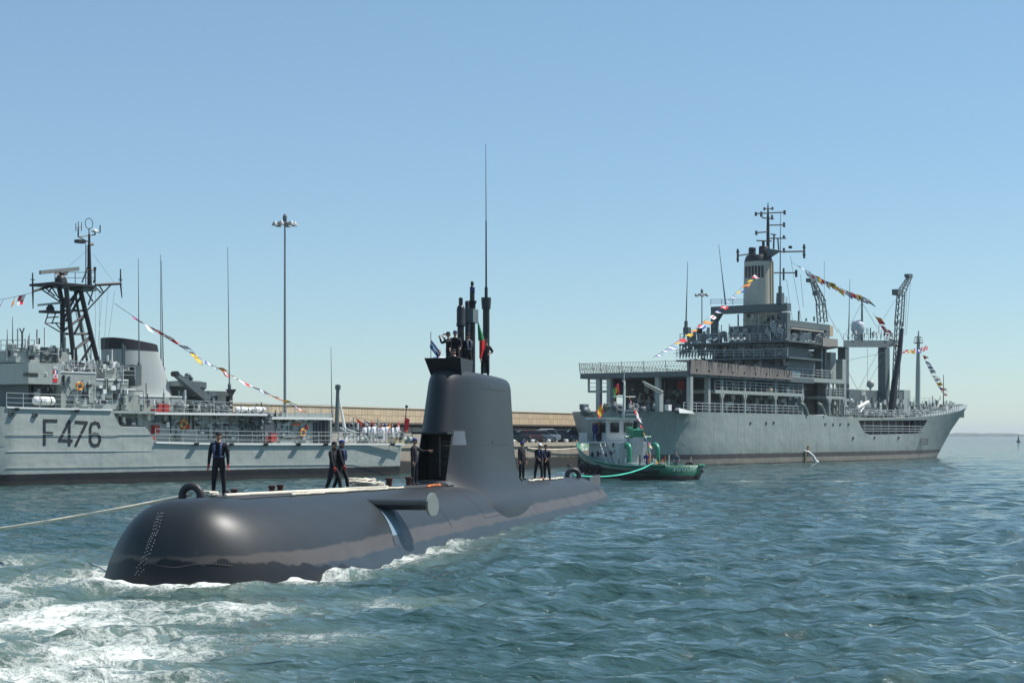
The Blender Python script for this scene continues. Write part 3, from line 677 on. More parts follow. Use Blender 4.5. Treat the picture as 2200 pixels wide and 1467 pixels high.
sail_plate('light_frame', squad([(967, 958), (1004, 958), (999, 923), (971, 923)]), MATS['seam'], .012)
sail_plate('side_light', squad([(970, 955.5), (1001, 955.5), (996.5, 926), (974, 926)]), mat('window_pale', (.10, .115, .13), .3), .025)
mat('lamp_glass', (.6, .62, .6), .1)
for px, py, w, h in ((1058, 945, 3, 9), (1035, 825, 2, 4), (1050, 825, 2, 4), (965, 975, 2, 2)):
    sail_plate('vent', squad([(px, py + h), (px + w, py + h), (px + w, py), (px, py)]), MATS['black'], .012)
for p0, p1, py in ((1004, 1092, 957), (1035, 1084, 834), (1030, 1052, 1014), (945, 967, 957)):
    q = MB(); z = sz(py); xs = np.linspace(sx(p0, z), sx(p1, z), 14)
    for x in xs: q.v += [(x, -on_sail(x, z, .006), z), (x, -on_sail(x, z + .02, .006), z + .02)]
    for i in range(13): q.f.append((2 * i, 2 * i + 1, 2 * i + 3, 2 * i + 2)); q.m.append(0)
    q.build('panel_seam', MATS['seam'], sail)

# --- masts on the sail; heights read against the horizon
def zat(py, s, p=0): return ZC + (HY - py) * SUB.Y(s, p) / FPX
mast_m = mat('sub_mast', (.017, .019, .020), .4, .15, 3)
def mast(name, px, prof, s, nn=16, m=None):
    """prof = [(half width in photo px, py)] from the top down, converted to metres at the mast's own distance"""
    p = 0.0
    for _ in range(20):       # athwart offset that puts the mast at its place on the sail
        k = (px - CX) / FPX; P = SUB.O + SUB.t * s + SUB.n * p; p += (k * P.y - P.x) / (SUB.n.x - k * SUB.n.y)
    Y = SUB.Y(s, p); q = MB(); q.lathe((s, -p, 0), [(w * Y / FPX, zat(y, s, p)) for w, y in prof][::-1], nn); return q.build(name, m or mast_m, S0, 35), p, Y
mast('snorkel_mast', 990, [(2, 639), (4.5, 641), (4.5, 656), (7, 658), (9, 664), (9, 694), (10, 696), (10, 700), (7.5, 702), (7.5, 790)], 31.9)
mast('attack_periscope', 1003.5, [(2, 646), (4.5, 648), (4.5, 792)], 32.7)
o, p, Y = mast('search_periscope', 1014.5, [(1.5, 604), (3.4, 606), (3.6, 612), (2.2, 614), (5, 617), (5.4, 646), (9.5, 646.3), (9.5, 650), (7.5, 653), (7, 664), (6.6, 668), (6.6, 800)], 33.3)
mast('periscope_sight', 1014.8, [(5.2, 617), (5.6, 618), (5.6, 629), (5.2, 630)], 33.3, m=mat('sight_blue', (.015, .02, .09), .15))
o, p4, Y4 = mast('radio_mast', 1044.5, [(2.5, 616), (3.5, 618), (3.5, 639), (10.5, 639.3), (11, 641), (9.5, 664), (7.4, 664.3), (7.4, 802)], 35.6)
q = MB(); q.tube((35.6, -p4, zat(617, 35.6, p4)), (35.6, -p4 + .005, zat(474, 35.6, p4)), .042, .03, 8); q.tube((35.6, -p4 + .005, zat(474, 35.6, p4)), (35.6, -p4 + .02, zat(309, 35.6, p4)), .02, .009, 6)
q.build('whip_antenna', MATS['mast_black'], S0)
q = MB(); q.box(32.2, .02, 8.42, 33.1, .30, 9.0); q.build('mast_bracket', MATS['ship_dark'], S0)
q = MB(); s_ = 27.8; q.tube((s_, .62, 6.6), (s_, .62, 7.75), .016, n=5); q.build('jack_staff', MATS['steel'], S0)

# --- bow planes, rudder
for sg in (1, -1):
    root = 1.25; tip = 3.4
    q = MB(); prof = [(0, 0), (.06, .10), (.2, .155), (.5, .175), (.9, .14), (1.3, .06), (1.55, 0), (1.3, -.06), (.9, -.14), (.5, -.175), (.2, -.155), (.06, -.10)]
    nP = len(prof)
    for y in (root, tip):
        for x, z in prof: q.v.append((12.95 + x, -sg * y, 1.52 + z))
    q.f += [(i, (i + 1) % nP, nP + (i + 1) % nP, nP + i) for i in range(nP)] + [tuple(range(nP)), tuple(range(nP, 2 * nP))]; q.m += [0] * (nP + 2)
    pl = q.build('bow_plane', sub_paint, S0, 50)
    q = MB(); N = 20; rim = [(13.65 + .62 * math.cos(a) * (1 if math.cos(a) < 0 else 1.05), 1.52 + .36 * math.sin(a) - (.06 if math.cos(a) > .5 else 0)) for a in [2 * math.pi * i / N for i in range(N)]]
    q.prism(rim, -sg * tip, -sg * (tip + .07)); q.build('end_plate', mat('end_plate', (.17, .19, .18), .5), pl)
q = MB(); zt = 1.30
q.add([(58.6, -.10, -.6), (62.6, -.04, -.6), (62.6, .04, -.6), (58.6, .10, -.6), (58.8, -.09, zt), (62.6, -.035, zt), (62.6, .035, zt), (58.8, .09, zt)], [(3, 2, 1, 0), (4, 5, 6, 7), (0, 1, 5, 4), (1, 2, 6, 5), (2, 3, 7, 6), (3, 0, 4, 7)])
q.build('upper_rudder', mat('rudder', (.085, .085, .085), .5, .15, 2, streak=.3), S0)

# --- deck fittings
def deck_pt(px, s):       # athwart place on deck at station s that shows at photo column px
    p = 0.0
    for _ in range(20):
        k = (px - CX) / FPX; P = SUB.O + SUB.t * s + SUB.n * p; p += (k * P.y - P.x) / (SUB.n.x - k * SUB.n.y)
    p = max(-1.7, min(1.7, p)); return Vector((s, -p, deck_z(s, p)))
def s_for(py, lo=2.5, hi=58, p=0.6):     # station whose deck shows at photo row py
    best = min(np.linspace(lo, hi, 400), key=lambda s: abs(HY + (ZC - deck_z(s, p)) * FPX / SUB.Y(s, p) - py)); return float(best)
c = deck_pt(411, 5.2); q = MB(); q.torus((0, 0, 0), .26, .105, 'X', 18, 10, 0, math.pi); q.tube((0, -.26, 0), (0, -.26, -.12), .105, n=10); q.tube((0, .26, 0), (0, .26, -.12), .105, n=10)
a1 = q.build('towing_arch', mat('arch', (.03, .026, .03), .5, .3, 4), S0, 60); a1.location = c + Vector((0, 0, .08)); BOW_ARCH = c.copy()
c2 = deck_pt(1231, 51.5); a2 = a1.copy(); col.objects.link(a2); a2.location = c2 + Vector((0, 0, .10)); a2.rotation_euler.z = R(25); STERN_ARCH = c2.copy(); a2.scale = (1.25, 1.25, 1.2)
for px, s in ((484, 8.6), (503, 8.9), (584, 10.9), (602, 11.1), (836, 22.4), (878, 23.6)):
    c = deck_pt(px, s); q = MB(); q.lathe((0, 0, -.05), [(.085, 0), (.085, .22), (.11, .25), (.11, .30), (.03, .31)], 14)
    b = q.build('mooring_bollard', MATS['brown_iron'], S0, 40); b.location = c
    if s > 20: b.scale = (1.25, 1.25, 1.3)

def sw(v): return SUB.w(v.x, -v.y, v.z)      # submarine-local to world
def deck_rope(label, name, pts, r, m, cat='rope'):
    """pts = (s, p) along the deck"""
    w = [sw(Vector((s, -p, deck_z(s, p) + r * .9 + .012))) for s, p in pts]; o = w[0].copy(); q = MB(); q.path([a - o for a in w], r, 6); ob = q.build(name, MATS[m], None, 60); ob.location = o
    return tag(ob, label, cat)
rn = random.Random(4)
def wig(s0, s1, p0, p1, n, a): return [(s0 + (s1 - s0) * i / n, p0 + (p1 - p0) * i / n + rn.uniform(-a, a)) for i in range(n + 1)]
deck_rope('white mooring rope laid along the deck from bow arch to bollards', 'mooring_rope', wig(5.4, 14.5, .1, .62, 24, .05), .036, 'rope_white')
deck_rope('white mooring rope lying inboard of the first, past the double bollards', 'mooring_rope', wig(6.0, 19.2, -.15, .30, 32, .06), .036, 'rope_white')
deck_rope('white mooring rope bight lying nearest the port deck edge', 'mooring_rope', wig(8.4, 19.6, .78, .72, 26, .05), .04, 'rope_white')
deck_rope('orange line lying on the deck before the sail door', 'deck_line', wig(22.2, 26.0, .75, .55, 14, .10), .035, 'rope_orange')
deck_rope('white rope lying on the after deck beside the three crewmen', 'mooring_rope', wig(38.7, 47.5, .95, .8, 24, .07), .05, 'rope_white')
deck_rope('orange line heaped by the feet of the after deck crewmen', 'deck_line', wig(41.5, 44.0, .8, .7, 10, .12), .05, 'rope_orange')
c = sw(deck_pt(783, 19.6)); q = MB(); pts = []
for i in range(150):
    a = i * .33; r_ = .30 + .14 * math.sin(i * .37) + rn.uniform(-.05, .05); pts.append((r_ * math.cos(a) * 1.5, r_ * math.sin(a), .05 + i * .0016 + rn.uniform(0, .07)))
q.path(pts, .035, 5); ob = q.build('rope_coil', MATS['rope_white'], None, 60); ob.location = c; tag(ob, 'loose heap of white mooring rope on deck forward of the sail', 'rope')
q = MB(); pts = [(.2 * math.cos(i * .6), .2 * math.sin(i * .6), .04 + i * .004) for i in range(30)]; q.path(pts, .035, 5)
ob = q.build('rope_coil', MATS['rope_white'], None, 60); ob.location = sw(deck_pt(452, 6.2)); tag(ob, 'small white rope coil beside the bow towing arch', 'rope')
q = MB(); q.box(0, -.3, 0, 1.1, .3, .08); q.box(.1, -.2, .08, .9, .2, .13); ob = q.build('folded_gangway', MATS['steel'], None); ob.location = SUB.w(25.0, .55, deck_z(25, .55) - .01); ob.rotation_euler.z = SUB.rz; tag(ob, 'small pale metal step lying at the sail doorway', 'step')
# tow line running off to the left, and the green one to the tug
def sagline(name, A, B, sag, r, m, label, n=24):
    A = Vector(A); B = Vector(B); q = MB(); q.path([A.lerp(B, i / n) - A + Vector((0, 0, -4 * sag * (i / n) * (1 - i / n))) for i in range(n + 1)], r, 6)
    ob = q.build(name, MATS[m], None, 60); ob.location = A; return tag(ob, label, 'rope')
A = sw(BOW_ARCH + Vector((.0, 0, .12))); kx = (-40 - CX) / FPX; yy = 50.0
sagline('tow_rope', A, (kx * yy, yy, ZC - (1141 - HY) * yy / FPX), .05, .042, 'rope_white', 'long white tow rope running from the bow arch out to the left')

# --- crew on the submarine
def crew(label, px, s, face, zoff=0.0, p=None, **k):
    q = deck_pt(px, s) if p is None else Vector((s, -p, deck_z(s, p))); w = sw(q); w.z += zoff - .01
    return person(label, w, face, **k)
crew('man in navy overalls and sunglasses with red gloves near the bow arch', 470, 6.9, -8, pose='stand', cap='cap_dark', vest='vest_blue', gloves=True, h=1.80)
crew('man in dark overalls walking on the foredeck, left of the two', 717, 18.0, 62, pose='stride', cap='cap_dark', gloves=True, h=1.80)
crew('man in bright blue cap walking on the foredeck, right of the two', 733, 18.3, 75, pose='stride', vest='vest_blue', gloves=True, h=1.80)
crew('man in blue cap reaching into the doorway at the sail foot', 890, 24.6, 75, pose='reach', h=1.78)
crew('crewman standing alone on the after deck beside the sail', 1121, 39.5, 60, pose='stand', h=1.80)
crew('crewman in white cap on the after deck, left of the close pair', 1157, 42.0, 30, pose='work', cap='cap_white', vest='vest_blue', h=1.76)
crew('crewman in dark cap on the after deck, right of the close pair', 1175, 42.6, -30, pose='work', cap='cap_dark', vest='vest_blue', h=1.76)
def on_top(label, px, s, zf, face, **k):
    q = deck_pt(px, s); k_ = (px - CX) / FPX; p = 0.0
    for _ in range(20):
        P = SUB.O + SUB.t * s + SUB.n * p; p += (k_ * P.y - P.x) / (SUB.n.x - k_ * SUB.n.y)
    return person(label, SUB.w(s, p, zf), face, **k)
on_top('man showing only head and white collar at front of the bridge', 943, 28.5, 5.28, 20, pose='stand', clothes='cloth_white', cap=None, h=1.80)
on_top('man in dark jacket looking left through binoculars on the sail', 964, 30.6, 6.2, -70, pose='glasses', cap='cap_dark', glasses=True, h=1.72)
on_top('man in blue cap standing behind the bridge coaming', 978, 30.9, 6.2, 0, pose='work', h=1.78)
on_top('man crouched low in the bridge well with face showing', 976, 29.4, 5.34, -10, pose='work', cap='cap_dark', h=1.80)
on_top('man with pale life vest standing on sail top beside the periscopes', 1005, 31.9, 6.15, 30, pose='behind', cap='cap_dark', vest='cloth_grey', h=1.78)
on_top('man on aft end of the sail top with elbow out, right of the flag', 1042, 34.9, 6.13, 30, pose='hips', cap='cap_dark', clothes='navy', h=1.72)
# national flag hanging from the periscope, green over red as it hangs; and the little jack
r = empty('national_flag', SUB.w(33.6, p + .25, zat(770, 33.6)), 0, 'green and red national flag hanging limp from the periscope', 'flag')
def cloth(poly_fn, n, m, nm, par):
    q = MB()
    for th in (0, .012):
        o = len(q.v)
        for j in range(n + 1):
            for i in range(7):
                q.v.append(tuple(poly_fn(i / 6, j / n) + Vector((0, th, 0))))
        for j in range(n):
            for i in range(6): a = o + j * 7 + i; q.f.append((a, a + 1, a + 8, a + 7) if th == 0 else (a + 7, a + 8, a + 1, a)); q.m.append(0)
    return q.build(nm, m, par, 60)
sc_ = 70.0 / FPX
def fpt(px, py): return Vector(((px - 1022) * sc_, 0, (770 - py) * sc_))
cloth(lambda u, v: fpt(1016 + 1.5 * v + u * (1 + 15 * v), 683 + 47 * v + 2 * u) + Vector((0, .06 * math.sin(6 * u + 2 * v), 0)), 8, FLAGC['g'], 'green_field', r)
cloth(lambda u, v: fpt(1020 + (u * (13 if v < .5 else 13 - 14 * (v - .5))), 729 + 40 * v - (1 - u) * 0 + 2 * math.sin(5 * u)) + Vector((0, .06 * math.sin(6 * u + 2), 0)), 6, mat('flag_bright_red', (.72, .02, .02), .8), 'red_field', r)
r.location = SUB.w(33.9, p + .2, zat(770, 33.9))
r = empty('small_jack', SUB.w(27.8, -.62, 7.45), 0, 'small dark blue and white jack on the staff before the bridge', 'flag')
flag_mb((0, 0, 0), (.8, 0, -.9), (-.15, 0, -1), .55, .32, ['bbbbbb', 'wwwwww', 'bbwwbb', 'bbbbbb'], 1.0).build('cloth', FM, r, 60)
# ---------------------------------------------------------------- corvette on the left
C = Frame('corvette', (-36.5, 119.4), (26.7, 33.4), 'grey naval corvette F476 with black lattice mast moored behind the submarine', 'warship')
CR = C.root
chull_m = mat('corvette_hull', (0.38, 0.41, 0.38), 0.48, 0.10, 0.25, streak=0.28, streakcol=(0.22, 0.26, 0.25)); zbands(chull_m, [(0.34, (0.045, 0.04, 0.036)), (0.85, (0.018, 0.018, 0.02))], 0.03, 0.08)
weather(chull_m, .035, .55, .30)
def hull_loft(name, st, m, beam, keel=-1.6, parent=None):
    """st = (u, half_deck, z_deck, half_water) stations, left to right; symmetric about v = -beam/2"""
    mb = MB(); cy = beam / 2; n = 0
    for u, hd, zd, hw, *du in st:
        du = du[0] if du else 0.0
        hm = hw + (hd - hw) * .45; ring = [(u + du, hd, zd), (u + du * .45, hm, zd * .5), (u, hw, 0.0), (u - du * .2, hw * .9, keel)]
        pts = [(x, cy - y, z) for x, y, z in ring] + [(x, cy + y, z) for x, y, z in ring[::-1]]
        mb.v += pts; n = len(pts)
    for i in range(len(st) - 1):
        for k in range(n): mb.f.append((i * n + k, i * n + (k + 1) % n, (i + 1) * n + (k + 1) % n, (i + 1) * n + k)); mb.m.append(0)
    mb.f += [tuple(range(n)), tuple(range((len(st) - 1) * n, len(st) * n))]; mb.m += [0, 0]
    return mb.build(name, m, parent, 28)
BW = 9.6
sheer = [(14, 874.5), (41, 876), (120, 878), (241, 880.5), (259, 917), (316, 920.5), (334, 950), (450, 953), (600, 954), (760, 954), (868, 954)]
st = []
for uu, hw_, z_ in ((-26, .15, 7.2), (-19, 1.6, 6.6), (-12, 2.9, 6.2), (-6, 3.9, 5.95), (-2, 4.5, 5.85)): st.append((uu, hw_ + .35, z_, hw_ * .72))
for px, py in sheer: st.append((C.u(px, .0), BW / 2, C.z(py, px, 0), BW / 2 - .15 if px < 800 else BW / 2 - .35))
st[-1] = (st[-1][0], BW / 2 - .25, st[-1][2], BW / 2 - .6); st.append((st[-1][0] + .7, BW / 2 - 1.1, st[-1][2], BW / 2 - 1.6))
chull = hull_loft('hull', st, chull_m, BW, parent=CR)
ZMAIN = C.z(953, 500); ZFC = C.z(879, 150)
# white deck-edge strakes
def strake(F_, pts, par, m='white_edge', r=.09, v=0.06):
    q = MB(); P = [F_.L(px, py, v) for px, py in pts]; q.path(P, r, 4); return q.build('deck_edge', MATS[m], par)
strake(C, [(14, 874.5), (41, 876), (120, 878), (241, 880.5)], CR); strake(C, [(334, 950), (450, 953), (600, 954), (868, 954)], CR, r=.11)
# weld lines along the plating
for y0, y1 in ((932, 936), (970, 966), (1004, 996)):
    q = MB(); P = [C.L(px, y0 + (y1 - y0) * px / 868, .02 if y0 < 940 else -.06) for px in (14, 200, 420, 640, 860)]; q.path(P, .028, 4); q.build('weld_line', mat('weld', (.40, .44, .42), .5), CR)
# pennant number in strokes
def strokes(F_, polys, r, m, par, v, name='pennant_number'):
    for pl in polys:
        q = MB()
        P = [F_.L(px, py, v(F_.z(py, px, 0)) if callable(v) else v) for px, py in pl]
        for a, b in zip(P[:-1], P[1:]):
            d = (b - a); d.normalize(); sd = Vector((d.z, 0, -d.x)) * r; e = d * r * .8
            a2, b2 = a - e, b + e
            q.hexa([a2 - sd + V3(0, -.005, 0), b2 - sd + V3(0, -.005, 0), b2 - sd + V3(0, .05, 0), a2 - sd + V3(0, .05, 0), a2 + sd + V3(0, -.005, 0), b2 + sd + V3(0, -.005, 0), b2 + sd + V3(0, .05, 0), a2 + sd + V3(0, .05, 0)])
        q.build(name, MATS[m], par)
mat('number_ink', (.02, .022, .026), .5)
strokes(C, [[(95.5, 954), (95.5, 903.5), (121, 904)], [(95.5, 930), (112, 931)], [(149, 955), (149, 905), (128, 945.5), (154, 946.5)], [(163, 906.5), (186, 908), (163, 956)],
            [(213.5, 917), (211, 910), (204, 908), (197, 911), (194, 920), (194, 947), (198, 955), (204, 957), (211, 955), (214.5, 947), (214.5, 939), (210, 933.5), (203, 932.5), (196, 935)]], .115, 'number_ink', CR, lambda z: -.15 + .15 * min(1, z / 5.8) * 1.0 + .018)
# --- superstructure
G, D, Wm, K = MATS['ship_grey'], MATS['ship_dark'], MATS['white_edge'], MATS['mast_black']
def cb(name, m, px0, py0, px1, py1, v0, v1, parent=None, ref=None): return C.bx(name, m, px0, py0, px1, py1, v0, v1, parent, ref)
house = cb('lower_deckhouse', G, 250, 884.5, 713, 953, -8.2, -1.5, ref=480)
q = MB(); zt = C.z(887, 420, -.6); q.box(C.u(334, -.2), .35, zt - .16, C.u(575, -.3), 9.2, zt + .02); q.build('upper_deck', Wm, CR)
q = MB(); zt3 = C.z(882.5, 290, -.3); q.box(C.u(243, -.3), .3, zt3 - .2, C.u(334, -.3) - .01, 9.2, zt3); q.build('upper_deck', MATS['ship_grey'], CR)
q = MB(); zt2 = C.z(897.5, 650, -.9); q.box(C.u(577, -.9), .9, zt2 - .14, C.u(716, -.9), 8.7, zt2 + .05); q.build('after_deckhouse_roof', Wm, CR)
bridge = cb('bridge_block', G, 61, 780, 131, 825, -8.3, -1.3, ref=96)
cb('bridge_base', D, 61, 825.5, 128, 877, -7.6, -2.6, ref=96)
cb('wheelhouse_top', G, 34, 753, 85, 779, -6.8, -3.2, ref=60); cb('wheelhouse_roof', Wm, 33, 751.5, 86, 754, -6.9, -3.1, ref=60)
cb('director_house', D, 82, 746, 126, 779, -7.5, -4.6, ref=104); cb('director_side', G, 126, 748, 149, 779, -6.8, -4.3, ref=137)
mid = cb('middle_deckhouse', G, 131, 800, 207, 877.5, -8.0, -1.8, ref=170); cb('deck_edge', Wm, 131, 798.5, 207, 801, -8.02, -1.75, ref=170)
cb('middle_deckhouse_after', G, 207, 816, 276, 879.5, -8.0, -1.82, ref=240); cb('deck_edge', Wm, 207, 814, 276, 817, -8.02, -1.77, ref=240)
cb('funnel_base', G, 276, 852, 400, 886, -7.6, -2.4, ref=338); cb('deck_edge', Wm, 300, 850, 401, 853, -7.65, -2.35, ref=350)
cb('bridge_window', MATS['glass_dark'], 55, 801, 82, 808.5, -1.6, -1.27, bridge, ref=68)
cb('crest', MATS['white_edge'], 96, 800, 102, 807, -1.4, -1.26, bridge); cb('crest_centre', MATS['black'], 98, 801.5, 100.5, 805.5, -1.4, -1.24, bridge)
# code flags painted on the bridge wing: bars and squares
for px0, py0, px1, py1, k in ((115, 788, 124, 789.5, 'w'), (115, 791, 124, 792.5, 'w'), (115, 795, 118, 803, 'r'), (118, 795, 121, 803, 'w'), (121, 795, 124, 803, 'b'), (115, 804, 124, 812, 'w'), (117, 805.5, 122, 810.5, 'r'), (114.5, 813, 123.5, 821, 'r')):
    cb('painted_flag', FLAGC[k], px0, py0, px1, py1, -1.4, -1.262 if k != 'r' or px0 != 117 else -1.255, bridge)
# funnel: raked cap
ucf = (C.u(262, -2.6), C.u(356, -2.6))
def funnel_ring(u0, u1, z0, z1, hv, n=28):
    out = []
    for i in range(n):
        a = 2 * math.pi * i / n; x = (u0 + u1) / 2 - (u1 - u0) / 2 * math.copysign(abs(math.cos(a)) ** .75, math.cos(a)); f = (x - u0) / (u1 - u0)
        out.append((x, 4.8 + hv * math.copysign(abs(math.sin(a)) ** .75, math.sin(a)), z0 + (z1 - z0) * f))
    return out
vf = -4.4; lv = []
for (l, yl, r_, yr, hv) in ((240, 872, 372, 872, 2.0), (238, 835, 360, 838, 1.85), (236, 800, 350, 800, 1.75), (235, 770, 342, 775, 1.65), (234.5, 749, 336, 756, 1.6)):
    lv.append(funnel_ring(C.u(l, vf), C.u(r_, vf), C.z(yl, l, vf), C.z(yr, r_, vf), hv))
def loft(rings, close=True):
    q = MB(); n = len(rings[0])
    for r_ in rings: q.v += r_
    for i in range(len(rings) - 1):
        for k in range(n): q.f.append((i * n + k, i * n + (k + 1) % n, (i + 1) * n + (k + 1) % n, (i + 1) * n + k)); q.m.append(0)
    if close: q.f += [tuple(range(n)), tuple(range((len(rings) - 1) * n, len(rings) * n))]; q.m += [0, 0]
    return q
fun = loft(lv).build('funnel', mat('funnel_grey', (.34, .37, .36), .5, .08, .5, streak=.2), CR, 50)
top = [funnel_ring(C.u(234, vf), C.u(336.5, vf), C.z(749, 234, vf) - .02, C.z(756, 336, vf) - .02, 1.63), funnel_ring(C.u(233.5, vf), C.u(333.5, vf), C.z(724.5, 234, vf), C.z(743.5, 333, vf), 1.63)]
loft(top).build('funnel_cap', mat('funnel_black', (.02, .018, .022), .5, .3, 1), fun, 50)
cb('antenna_sponson', D, 290, 784, 304, 828, -3.2, -1.9, ref=297)
cb('locker', G, 226, 788, 262, 814, -5, -2.6, ref=244)
# lattice mast
mv = -4.4
mast_root = None
def cbar(name, a, b, r, m=K, par=None, r2=None):
    q = MB(); C.bar(q, a, b, r, r2); return q.build(name, m, par or CR)
legs = [((127, 619, mv - 1.0), (134, 652, mv - 1.0), (134.5, 756, mv - 1.0)), ((142, 619, mv + 1.1), (161, 790, mv + 1.1)), ((172, 621, mv + .6), (215, 800, mv + .6)), ((160, 621, mv - 1.2), (190, 792, mv - 1.2))]
for i, lg in enumerate(legs):
    q = MB(); q.path([C.L(*p) for p in lg], .19 if i < 3 else .1, 8); q.build('mast_leg', K, CR)
q = MB()
for a, b in (((138, 667), (184, 667)), ((137, 717), (196, 717)), ((141, 690), (172, 640)), ((150, 660), (168, 624)), ((137, 710), (188, 672)), ((150, 760), (197, 720)), ((158, 752), (196, 727)), ((140, 660), (170, 622)), ((146, 668), (130, 700)), ((160, 716), (186, 668)), ((138, 640), (146, 667)), ((165, 790), (200, 735))):
    C.bar(q, (*a, mv + .8), (*b, mv + .5), .10, n=5)
q.build('mast_braces', K, CR, stuff=True)
q = MB(); A = C.L(160, 640, mv); B = C.L(190, 770, mv)
for sd in (-.18, .18): q.tube(A + V3(sd, 0, 0), B + V3(sd, 0, 0), .03, n=4)
for i in range(26): p_ = A.lerp(B, i / 25); q.tube(p_ + V3(-.18, 0, 0), p_ + V3(.18, 0, 0), .022, n=4)
q.build('mast_ladder', MATS['ship_dark'], CR, stuff=True)
q = MB(); C.box(q, 116, 609, 206, 614, mv - 1.6, mv + 1.5); q.hexa([C.L(116, 614.2, mv + 1.4), C.L(206, 614.2, mv + 1.4), C.L(206, 614.2, mv - 1.5), C.L(116, 614.2, mv - 1.5), C.L(116, 613, mv + 1.4), C.L(206, 613, mv + 1.4), C.L(206, 613, mv - 1.5), C.L(116, 613, mv - 1.5)])
plat = q.build('mast_platform', K, CR)
q = MB(); C.box(q, 178, 614.5, 208, 624, mv - .5, mv + 1.2); q.build('platform_box', D, plat)
for nm, a, b, r in (('yard_arm', (120, 612), (70, 626), .10), ('yard_arm', (205, 612), (260, 609), .12)): cbar(nm, (*a, mv), (*b, mv), r)
q = MB()
for a, b in (((90, 622), (131, 650)), ((98, 619), (118, 636)), ((110, 615), (126, 640)), ((238, 612), (186, 668)), ((214, 614), (222, 628)), ((206, 618), (218, 630)), ((183, 622), (200, 648)), ((200, 624), (190, 655)), ((112, 617), (104, 628))): C.bar(q, (*a, mv), (*b, mv), .06, n=5)
q.build('yard_struts', K, CR, stuff=True)
for pts in (((70, 586), (70.5, 625), (71, 663)), ((259, 578), (259, 610), (262, 640))):
    q = MB(); q.path([C.L(*p, mv) for p in pts], [.05, .08, .04], 6); q.box(*(C.L(pts[0][0], 601, mv) + V3(-.2, -.03, -.02)), *(C.L(pts[0][0], 601, mv) + V3(.2, .03, .04))); q.build('yard_antenna', K, CR)
C.rail([C.L(118, 609, mv + 1.4), C.L(204, 609, mv + 1.4)], h=.85, wires=2, m=K)
radar = MB(); A = C.L(86, 585.5, mv + .4); B = C.L(168.5, 577.5, mv + .4)
d = (B - A).normalized(); up = V3(0, 0, .15)
radar.hexa([A - up + V3(0, -.12, 0), B - up + V3(0, -.12, 0), B - up + V3(0, .12, 0), A - up + V3(0, .12, 0), A + up + V3(0, -.12, 0), B + up + V3(0, -.12, 0), B + up + V3(0, .12, 0), A + up + V3(0, .12, 0)])
radar.build('search_radar', mat('radar_grey', (.20, .21, .20), .6), CR)
q = MB(); q.lathe(C.L(131, 608, mv + .4), [(.5, 0), (.42, .35), (.22, .6), (.3, .75), (.12, .95)], 12); q.hexa([C.L(*p) for p in ((122, 592, mv + .6), (144, 592, mv + .6), (144, 592, mv + .2), (122, 592, mv + .2), (116, 586, mv + .5), (148, 583, mv + .5), (148, 583, mv + .3), (116, 586, mv + .3))]); q.build('radar_pedestal', K, CR)
q = MB(); A = C.L(82, 655.5, mv + .3); B = C.L(131, 650.5, mv + .3); up = V3(0, 0, .08)
q.hexa([A - up + V3(0, -.1, 0), B - up + V3(0, -.1, 0), B - up + V3(0, .1, 0), A - up + V3(0, .1, 0), A + up + V3(0, -.1, 0), B + up + V3(0, -.1, 0), B + up + V3(0, .1, 0), A + up + V3(0, .1, 0)]); q.build('navigation_radar', mat('radar_pale', (.45, .44, .40), .6), CR)
q = MB(); q.lathe(C.L(108, 668, mv + .3), [(.3, 0), (.32, .2), (.2, .4), (.1, .5)], 10); C.box(q, 100, 667, 133, 672, mv - .3, mv + .7); q.build('radar_bracket', K, CR)
q = MB()
for a, b in (((104, 672), (97, 694)), ((120, 672), (112, 694)), ((96, 694), (140, 694)), ((100, 682), (126, 681)), ((98, 695), (132, 715)), ((120, 695), (132, 710))): C.bar(q, (*a, mv + .5), (*b, mv + .5), .05, n=5)
q.build('radar_gallery', K, CR, stuff=True)
cbar('topmast', (193.5, 612, mv), (191.5, 503, mv), .16, r2=.09)
q = MB()
for sd in (184, 188.5): C.bar(q, (sd, 612, mv), (sd + .5, 525, mv), .035, n=4)
for i in range(18): C.bar(q, (184, 610 - i * 4.7, mv), (188.5, 610 - i * 4.7, mv), .025, n=4)
q.build('topmast_ladder', K, CR, stuff=True)
q = MB()
for a, b, r in (((168, 509), (191, 506), .05), ((168, 509), (168, 490), .06), ((163, 488), (176, 488), .035), ((163, 480), (163, 497), .03), ((168.5, 476), (168.5, 497), .03), ((175, 478), (175, 497), .03), ((191, 506), (205, 504), .05), ((204, 504), (204, 498), .06), ((196, 497), (215, 500), .04), ((215, 500), (215, 484), .05), ((170, 510), (190, 520), .05), ((176, 607), (190, 570), .06), ((183, 581), (203, 580), .06), ((203, 582), (204, 574), .12), ((204, 582), (204, 607), .07), ((200, 608), (205, 594), .05), ((192, 526), (200, 524), .12)): C.bar(q, (*a, mv), (*b, mv), r, n=5)
q.build('topmast_arms', K, CR, stuff=True)
q = MB(); q.torus(C.L(191.2, 480.5, mv), .36, .032, 'Y', 22, 6); q.v = [(x, y, C.z(480.5, 191.2, mv) + (z - C.z(480.5, 191.2, mv)) * 1.15) for x, y, z in q.v]; C.bar(q, (191.2, 503, mv), (191.2, 491, mv), .05); q.build('direction_finder_loop', D, CR)
q = MB(); q.lathe(C.L(204, 498.5, mv), [(.22, 0), (.22, .08), (.12, .2), (.02, .24)], 12); q.build('small_radome', MATS['white_edge'], CR, 50)
cb('lamp_box', K, 168, 515, 185, 522, mv - .2, mv + .3)
# halyards
q = MB()
for a, b in (((190, 535), (146, 574)), ((199, 545), (247, 609)), ((205, 625), (205, 770)), ((213, 625), (214, 770)), ((232, 622), (222, 760)), ((246, 626), (226, 780)), ((219, 640), (210, 750))): C.bar(q, (*a, mv), (*b, mv), .013, n=3)
q.build('halyards', MATS['ship_dark'], CR, stuff=True)
